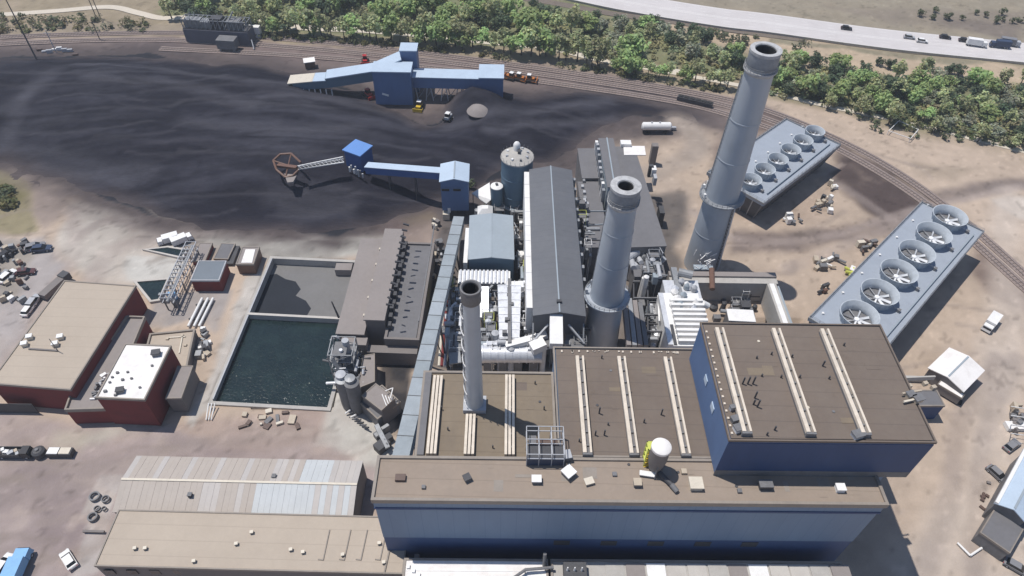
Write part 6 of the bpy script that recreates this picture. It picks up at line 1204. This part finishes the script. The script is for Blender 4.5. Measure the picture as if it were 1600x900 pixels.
wfr = thing('fence_frame', 'small square white pipe enclosure on the dirt beyond the tracks', 'fence', P(1410, 212, 0)); cs = [P(*q, 0) for q in ((1386, 210), (1402, 194), (1432, 208), (1420, 222))]
for i in range(4):
    MB().bar(cs[i]+Vector((0, 0, 1.6)), cs[(i+1) % 4]+Vector((0, 0, 1.6)), .2).build('rail', 'white_metal', wfr); MB().bar(cs[i], cs[i]+Vector((0, 0, 1.8)), .2).build('post', 'white_metal', wfr)
# ------------------------------------------------------------------ trees
def crown_mesh(name, seed, shape, base, n_clump, n_leaf, ls):
    r = np.random.default_rng(seed); V = []; Fc = []; C = []
    for k in range(n_clump):
        while True:
            c = r.uniform(-1, 1, 3)
            if .25 < (c**2).sum() < 1: break
        c = c*np.array([shape[0], shape[0], shape[1]])*.78+np.array([0, 0, shape[2]]); rad = shape[0]*r.uniform(.28, .5); tint = r.uniform(.72, 1.35)
        if shape[3] == 'loose': rad *= .9
        for j in range(n_leaf):
            d_ = r.normal(size=3); d_ /= np.linalg.norm(d_); p = c+d_*rad*r.uniform(.55, 1.05)*np.array([1, 1, .8])
            nn = d_*.7+r.normal(size=3)*.5+np.array([0, 0, .9]); nn /= np.linalg.norm(nn); a_ = np.cross(nn, r.normal(size=3)); a_ /= np.linalg.norm(a_); b_ = np.cross(nn, a_); s_ = ls*r.uniform(.6, 1.3); o = len(V)
            V += [p-a_*s_-b_*s_*.5, p+a_*s_*.3-b_*s_*.7, p+a_*s_+b_*s_*.4, p-a_*s_*.2+b_*s_*.8]; Fc.append((o, o+1, o+2, o+3)); tt_ = tint*r.uniform(.85, 1.15); C += [np.array(base)*tt_*np.array([r.uniform(.9, 1.15), 1, r.uniform(.85, 1.1)])]*4
    me = bpy.data.meshes.new(name); me.from_pydata([tuple(v) for v in V], [], Fc); a = me.color_attributes.new("col", 'FLOAT_COLOR', 'POINT')
    a.data.foreach_set("color", np.concatenate([np.array(C), np.ones((len(C), 1))], 1).astype(np.float32).ravel()); me.materials.append(m['leaf_pale']); return me
def tree_proto(kind_, i):
    if kind_ == 'willow': sh, base, nc, nl, ls, tr_ = (3.8, 4.0, 7.2, 'loose'), (.45, .49, .27), 18, 28, .52, 4.6
    elif kind_ == 'cottonwood': sh, base, nc, nl, ls, tr_ = (4.6, 3.9, 5.2, 'full'), (.34, .45, .19), 20, 32, .58, 2.6
    elif kind_ == 'dark': sh, base, nc, nl, ls, tr_ = (3.8, 3.4, 4.2, 'full'), (.11, .155, .09), 16, 34, .52, 1.8
    elif kind_ == 'silver': sh, base, nc, nl, ls, tr_ = (3.8, 2.7, 3.4, 'full'), (.39, .42, .31), 16, 30, .5, 1.5
    else: sh, base, nc, nl, ls, tr_ = (1.9, 1.5, 1.6, 'full'), (.15, .175, .10), 8, 20, .34, .8
    cm = crown_mesh('crown', 100+i*7+len(kind_), sh, base, nc, nl, ls); rr_ = random.Random(i+len(kind_)*10); b = MB(); top = Vector((rr_.uniform(-.6, .6), rr_.uniform(-.6, .6), tr_)); mid = top*.5+Vector((rr_.uniform(-.3, .3), rr_.uniform(-.3, .3), 0))
    r0_ = .32 if kind_ != 'bush' else .1; b.tube((0, 0, -.2), mid, r0_, r0_*.75, 7, False).tube(mid, top, r0_*.75, r0_*.5, 7, False)
    for k in range(5): t = 2*math.pi*k/5+rr_.random(); e_ = top+Vector((math.cos(t)*sh[0]*.6, math.sin(t)*sh[0]*.6, sh[1]*rr_.uniform(.4, .9))); b.tube(top if k % 2 else mid.lerp(top, .6), e_, r0_*.4, r0_*.12, 5, False)
    me = bpy.data.meshes.new('trunk'); me.from_pydata([tuple(v) for v in b.v], [], b.f); me.materials.append(m['bark']); return me, cm
PR = {k: [tree_proto(k, i) for i in range(3)] for k in ('willow', 'cottonwood', 'dark', 'silver', 'bush')}
def plant(kind_, p, s_, label, grp, nm='tree', cat='tree'):
    tm, cm = random.choice(PR[kind_]); r = bpy.data.objects.new(nm, None); S.collection.objects.link(r); r.location = (p[0], p[1], 0); r.rotation_euler.z = random.uniform(0, 6.28); k = s_*random.uniform(.95, 1.3); r.scale = (k, k, k*random.uniform(.9, 1.12))
    r['label'] = label; r['category'] = cat; r['group'] = grp
    for n_, me in (('trunk', tm), ('crown', cm)): o = bpy.data.objects.new(n_, me); S.collection.objects.link(o); o.parent = r
TREES = []
def scatter(poly_px, n, mind, kinds, s_, label, grp, nm='tree', cat='tree'):
    W_ = px(poly_px); a = np.array(W_); lo, hi = a.min(0), a.max(0); done = 0; tries = 0
    while done < n and tries < n*60:
        tries += 1; q = (random.uniform(lo[0], hi[0]), random.uniform(lo[1], hi[1]))
        if sdf(W_, np.array([q[0]]), np.array([q[1]]))[0] < 0: continue
        if any((q[0]-t[0])**2+(q[1]-t[1])**2 < (mind*(.6 if nm == 'shrub' else 1))**2 for t in TREES): continue
        TREES.append(q); done += 1; k_ = random.choice(kinds); plant(k_, q, s_*random.uniform(.8, 1.2), label[k_] if isinstance(label, dict) else label, grp, nm, cat)
def row(pts, n, kinds, s_, jit, label, grp, nm='tree', cat='tree'):
    ln = [Vector((*q, 0)) for q in smooth(px(pts), 6)]; tot = sum((ln[i+1]-ln[i]).length for i in range(len(ln)-1)); rs_ = resample([(q.x, q.y) for q in ln], tot/n)
    for p in rs_:
        q = (p.x+random.uniform(-jit, jit), p.y+random.uniform(-jit, jit)); TREES.append(q); k_ = random.choice(kinds); plant(k_, q, s_*random.uniform(.75, 1.2), label[k_] if isinstance(label, dict) else label, grp, nm, cat)
LR = {'willow': 'pale olive tree in the row between the railway tracks and the gravel path', 'cottonwood': 'mid green tree in the row between the railway tracks and the gravel path', 'dark': 'dark green tree in the row between the railway tracks and the gravel path'}
row([(380, 48), (470, 55), (560, 60), (660, 68), (760, 78), (850, 90), (930, 102)], 38, ['willow', 'willow', 'cottonwood'], .98, 1.6, LR, 'trees in the row behind the tracks')
row([(925, 104), (1010, 118), (1090, 131), (1160, 142)], 13, ['willow', 'cottonwood'], .75, 1.6, {'willow': 'small pale tree along the tracks left of the tallest chimney', 'cottonwood': 'small green tree along the tracks left of the tallest chimney'}, 'small trees by the tracks')
scatter([(232, 20), (300, 18), (400, 26), (400, 38), (300, 34), (262, 30)], 9, 5, ['cottonwood', 'dark', 'willow'], .85, {'willow': 'pale tree behind the railcar dumper', 'cottonwood': 'green tree behind the railcar dumper', 'dark': 'dark tree behind the railcar dumper'}, 'trees behind the car dumper')
scatter([(250, -4), (420, -12), (640, -6), (820, 22), (930, 50), (850, 62), (700, 45), (560, 38), (420, 26), (300, 16)], 62, 4.6, ['cottonwood', 'cottonwood', 'willow', 'dark'], 1.0, {'willow': 'pale tree in the wood along the top edge beyond the gravel path', 'cottonwood': 'green tree in the wood along the top edge beyond the gravel path', 'dark': 'dark tree in the wood along the top edge beyond the gravel path'}, 'wood beyond the gravel path')
scatter([(905, 42), (1000, 48), (1110, 66), (1190, 90), (1190, 120), (1090, 108), (1060, 78), (1010, 72), (1000, 100), (950, 92), (960, 60)], 30, 4.4, ['cottonwood', 'silver', 'silver', 'willow', 'dark'], .8, {'willow': 'pale tree in the thicket left of the tallest chimney top', 'cottonwood': 'green tree in the thicket left of the tallest chimney top', 'dark': 'dark tree in the thicket left of the tallest chimney top', 'silver': 'silvery green tree in the thicket left of the tallest chimney top'}, 'thicket left of the tallest chimney')
scatter([(1205, 98), (1280, 105), (1360, 118), (1480, 125), (1625, 134), (1640, 165), (1640, 236), (1600, 226), (1500, 205), (1400, 180), (1300, 163), (1205, 148)], 78, 5.4, ['cottonwood', 'cottonwood', 'willow', 'silver', 'willow', 'dark'], .74, {'willow': 'pale tree in the broad thicket right of the tallest chimney', 'cottonwood': 'green tree in the broad thicket right of the tallest chimney', 'dark': 'dark tree in the broad thicket right of the tallest chimney', 'silver': 'silvery green tree in the broad thicket right of the tallest chimney'}, 'thicket right of the tallest chimney')
row([(1300, 172), (1380, 188), (1450, 208), (1530, 222), (1620, 240)], 14, ['willow', 'bush'], .7, 2, {'willow': 'thin pale tree on the track side edge of the right thicket', 'bush': 'low bush on the track side edge of the right thicket'}, 'trees on the edge of the right thicket')
row([(830, 16), (930, 34), (1010, 44), (1075, 52), (1090, 60)], 24, ['bush', 'dark'], .55, 2.2, {'bush': 'small dark shrub along the service road below the highway', 'dark': 'small round dark tree along the service road below the highway'}, 'shrubs along the service road', 'shrub', 'shrub')
row([(1240, 92), (1300, 96), (1360, 102), (1420, 108), (1500, 118)], 12, ['bush', 'dark'], .55, 2.2, {'bush': 'shrub on the sandy strip above the right thicket', 'dark': 'round dark shrub on the sandy strip above the right thicket'}, 'shrubs on the sandy strip', 'shrub', 'shrub')
scatter([(1360, 18), (1600, 22), (1600, 46), (1440, 36)], 12, 5, ['bush'], .8, 'small dark shrub on the dry slope beyond the highway', 'shrubs beyond the highway', 'shrub', 'shrub')
scatter([(0, 28), (110, 24), (240, 36), (240, 46), (0, 48)], 14, 6, ['bush'], .7, 'low shrub on the dry grass at the upper left', 'shrubs at the upper left', 'shrub', 'shrub')
scatter([(1310, 168), (1400, 190), (1440, 220), (1370, 210)], 10, 4, ['bush'], .6, 'low shrub on the bare dirt between tracks and thicket', 'shrubs on the bare dirt', 'shrub', 'shrub')
scatter([(-5, 296), (20, 296), (30, 312), (-5, 318)], 5, 2.5, ['bush'], .8, 'shrub on the grassy patch at the left edge', 'shrubs on the grassy patch', 'shrub', 'shrub')
plant('bush', P(735, 292)[:2], 1.2, 'lone green bush beside the blue transfer tower', 'lone bush', 'shrub', 'shrub')
for q, k_, s_, l_ in (((1393, 152), 'dark', 1.05, 'darkest round tree, left of the two in the middle of the right thicket'), ((1474, 165), 'dark', .95, 'dark round tree, right of the two in the middle of the right thicket'), ((984, 96), 'cottonwood', 1.15, 'tallest bright green tree beside the bare earth patch'), ((1273, 146), 'dark', .9, 'dark brownish tree at the track side just right of the tallest chimney'), ((447, 50), 'dark', 1.25, 'large dark tree at the left end of the row behind the tracks')): plant(k_, P(*q)[:2], s_, l_, 'single trees')
# brush between the trees: low leafy tufts nobody could count
ub = []; uf = []; uc = []
for pl, n_, bc in (([(235, 22), (420, 34), (640, 50), (820, 74), (950, 100), (1180, 138), (1180, 95), (1000, 50), (820, 20), (600, -8), (300, -2)], 700, (.29, .31, .17)), ([(1205, 100), (1300, 108), (1400, 120), (1640, 136), (1640, 236), (1500, 208), (1350, 176), (1205, 150)], 900, (.29, .31, .175)), ([(380, 52), (560, 64), (760, 84), (940, 110), (1170, 146), (1170, 152), (940, 116), (760, 90), (560, 70), (380, 58)], 320, (.12, .13, .065)), ([(0, 30), (240, 30), (240, 50), (0, 52)], 60, (.15, .15, .08)), ([(1360, 165), (1640, 228), (1640, 240), (1400, 198)], 90, (.14, .16, .075)), ([(1080, 45), (1260, 68), (1250, 90), (1100, 66)], 50, (.13, .14, .08)), ([(0, 290), (30, 300), (20, 330), (0, 330)], 20, (.14, .14, .06))):
    W_ = np.array(px(pl)); lo, hi = W_.min(0), W_.max(0); Q = rng.uniform(lo, hi, (n_*5, 2)); Q = Q[sdf(W_, Q[:, 0], Q[:, 1]) > 0][:n_]
    keep_ = fbm(Q[:, 0]/14, Q[:, 1]/14, 77) > -.28; Q = Q[keep_]
    for q_ in Q:
        rad = rng.uniform(.9, 2.8); tint = rng.uniform(.7, 1.3); cl = np.array(bc)*tint*np.array([rng.uniform(.85, 1.25), 1, rng.uniform(.8, 1.2)])
        for j in range(26):
            d_ = rng.normal(size=3); d_ /= np.linalg.norm(d_); p = np.array([q_[0], q_[1], rad*.55])+d_*np.array([rad, rad, rad*.6])*rng.uniform(.4, 1); n_v = d_*.6+rng.normal(size=3)*.45+np.array([0, 0, .9]); n_v /= np.linalg.norm(n_v); a_ = np.cross(n_v, rng.normal(size=3)); a_ /= np.linalg.norm(a_); b_ = np.cross(a_, n_v); s_ = rng.uniform(.3, .6); o = len(ub)
            ub += [p-a_*s_-b_*s_*.6, p+a_*s_-b_*s_*.5, p+a_*s_*.7+b_*s_, p-a_*s_*.5+b_*s_*.8]; uf.append((o, o+1, o+2, o+3)); uc += [cl*rng.uniform(.85, 1.15)]*4
me = bpy.data.meshes.new('undergrowth'); me.from_pydata([tuple(v) for v in ub], [], uf); a = me.color_attributes.new("col", 'FLOAT_COLOR', 'POINT'); a.data.foreach_set("color", np.concatenate([np.array(uc), np.ones((len(uc), 1))], 1).astype(np.float32).ravel()); me.materials.append(m['leaf_pale'])
ug = bpy.data.objects.new('undergrowth', me); S.collection.objects.link(ug); kind(ug, 'stuff'); ug['label'] = 'scrubby green brush growing between the riverside trees'
# each tree says which one it is: kind, place by a landmark, and its turn from the left there
def seen(p):
    c = M.T@(np.array(p)-np.array([0, 0, CAM_H])); return 800+F*c[0]/-c[2], 450-F*c[1]/-c[2]
LM = [(0, 250, 'on the dry grass at the upper left'), (250, 400, 'behind the car dumper'), (400, 480, 'right of the car dumper'), (480, 560, 'behind the white roofed hut'), (560, 650, 'behind the breaker tower'), (650, 790, 'behind the breaker gallery'), (790, 900, 'behind the orange earth movers'), (900, 1050, 'left of the coal wagons'), (1050, 1195, 'left of the tallest chimney'), (1195, 1290, 'right of the tallest chimney'), (1290, 1385, 'beyond the farther cooling tower'), (1385, 1450, 'beyond the pipe enclosure'), (1450, 1530, 'right of the pipe enclosure'), (1530, 3000, 'by the right edge')]
WORD = {'willow': 'pale', 'cottonwood': 'green', 'dark': 'dark', 'silver': 'silvery', 'bush': 'low'}
ORD = ['first', 'second', 'third', 'fourth', 'fifth', 'sixth', 'seventh', 'eighth', 'ninth', 'tenth', 'eleventh', 'twelfth', 'thirteenth', 'fourteenth', 'fifteenth', 'sixteenth']
byk = {}
for o in list(S.objects):
    if o.get('category') in ('tree', 'shrub') and o.get('group') not in ('single trees', 'lone bush'):
        a, b = seen(o.location); lm = next(t for l, h_, t in LM if l <= a < h_ or h_ == 3000)
        g = o['group']; zone = 'in the track row' if 'row' in g or 'by the tracks' in g else 'in the wood' if 'wood' in g else 'along the service road' if 'service' in g else 'on the highway slope' if 'highway' in g else 'on the sandy strip' if 'sandy' in g else 'on the bare dirt' if 'bare' in g else 'at the thicket edge' if 'edge of' in g else ('on the highway side' if b < 128+(a-1200)*.06 else 'on the track side') if 'thicket' in g else ''
        if 'patch' in g: zone, lm = 'on the grassy patch', 'at the left edge'
        if 'upper left' in g: zone = ''
        sz = 'tall' if o.scale.z > .98 else 'short'
        kd = next(k_ for k_ in PR if any(o.children[1].data == q_[1] or o.children[0].data == q_[1] for q_ in PR[k_]))
        byk.setdefault((WORD[kd], sz, o['category'], zone, lm), []).append((a, o))
for (w_, sz, ct, zone, lm), L_ in byk.items():
    L_.sort(key=lambda t: t[0])
    for i, (a, o) in enumerate(L_):
        body = f'{sz} {w_} {ct} {zone} {lm}'.replace('  ', ' ')
        o['label'] = body if len(L_) == 1 else f'{ORD[min(i, 15)]} {sz} {w_} {ct} from left {zone} {lm}'.replace('  ', ' ')

# ------------------------------------------------------------------ thin haze over the whole valley
hm = bpy.data.materials.new('haze_air'); hm.use_nodes = True; t = hm.node_tree; t.nodes.remove(t.nodes['Principled BSDF'])
pv = t.nodes.new('ShaderNodeVolumePrincipled'); pv.inputs['Density'].default_value = .00028; pv.inputs['Color'].default_value = (.86, .90, .97, 1); pv.inputs['Anisotropy'].default_value = .2
t.links.new(pv.outputs[0], t.nodes['Material Output'].inputs['Volume'])
hz = MB().box(-9500, 9500, -3300, 12600, -9, 175).build('haze', hm); kind(hz, 'stuff'); hz['label'] = 'thin pale haze over the whole valley'
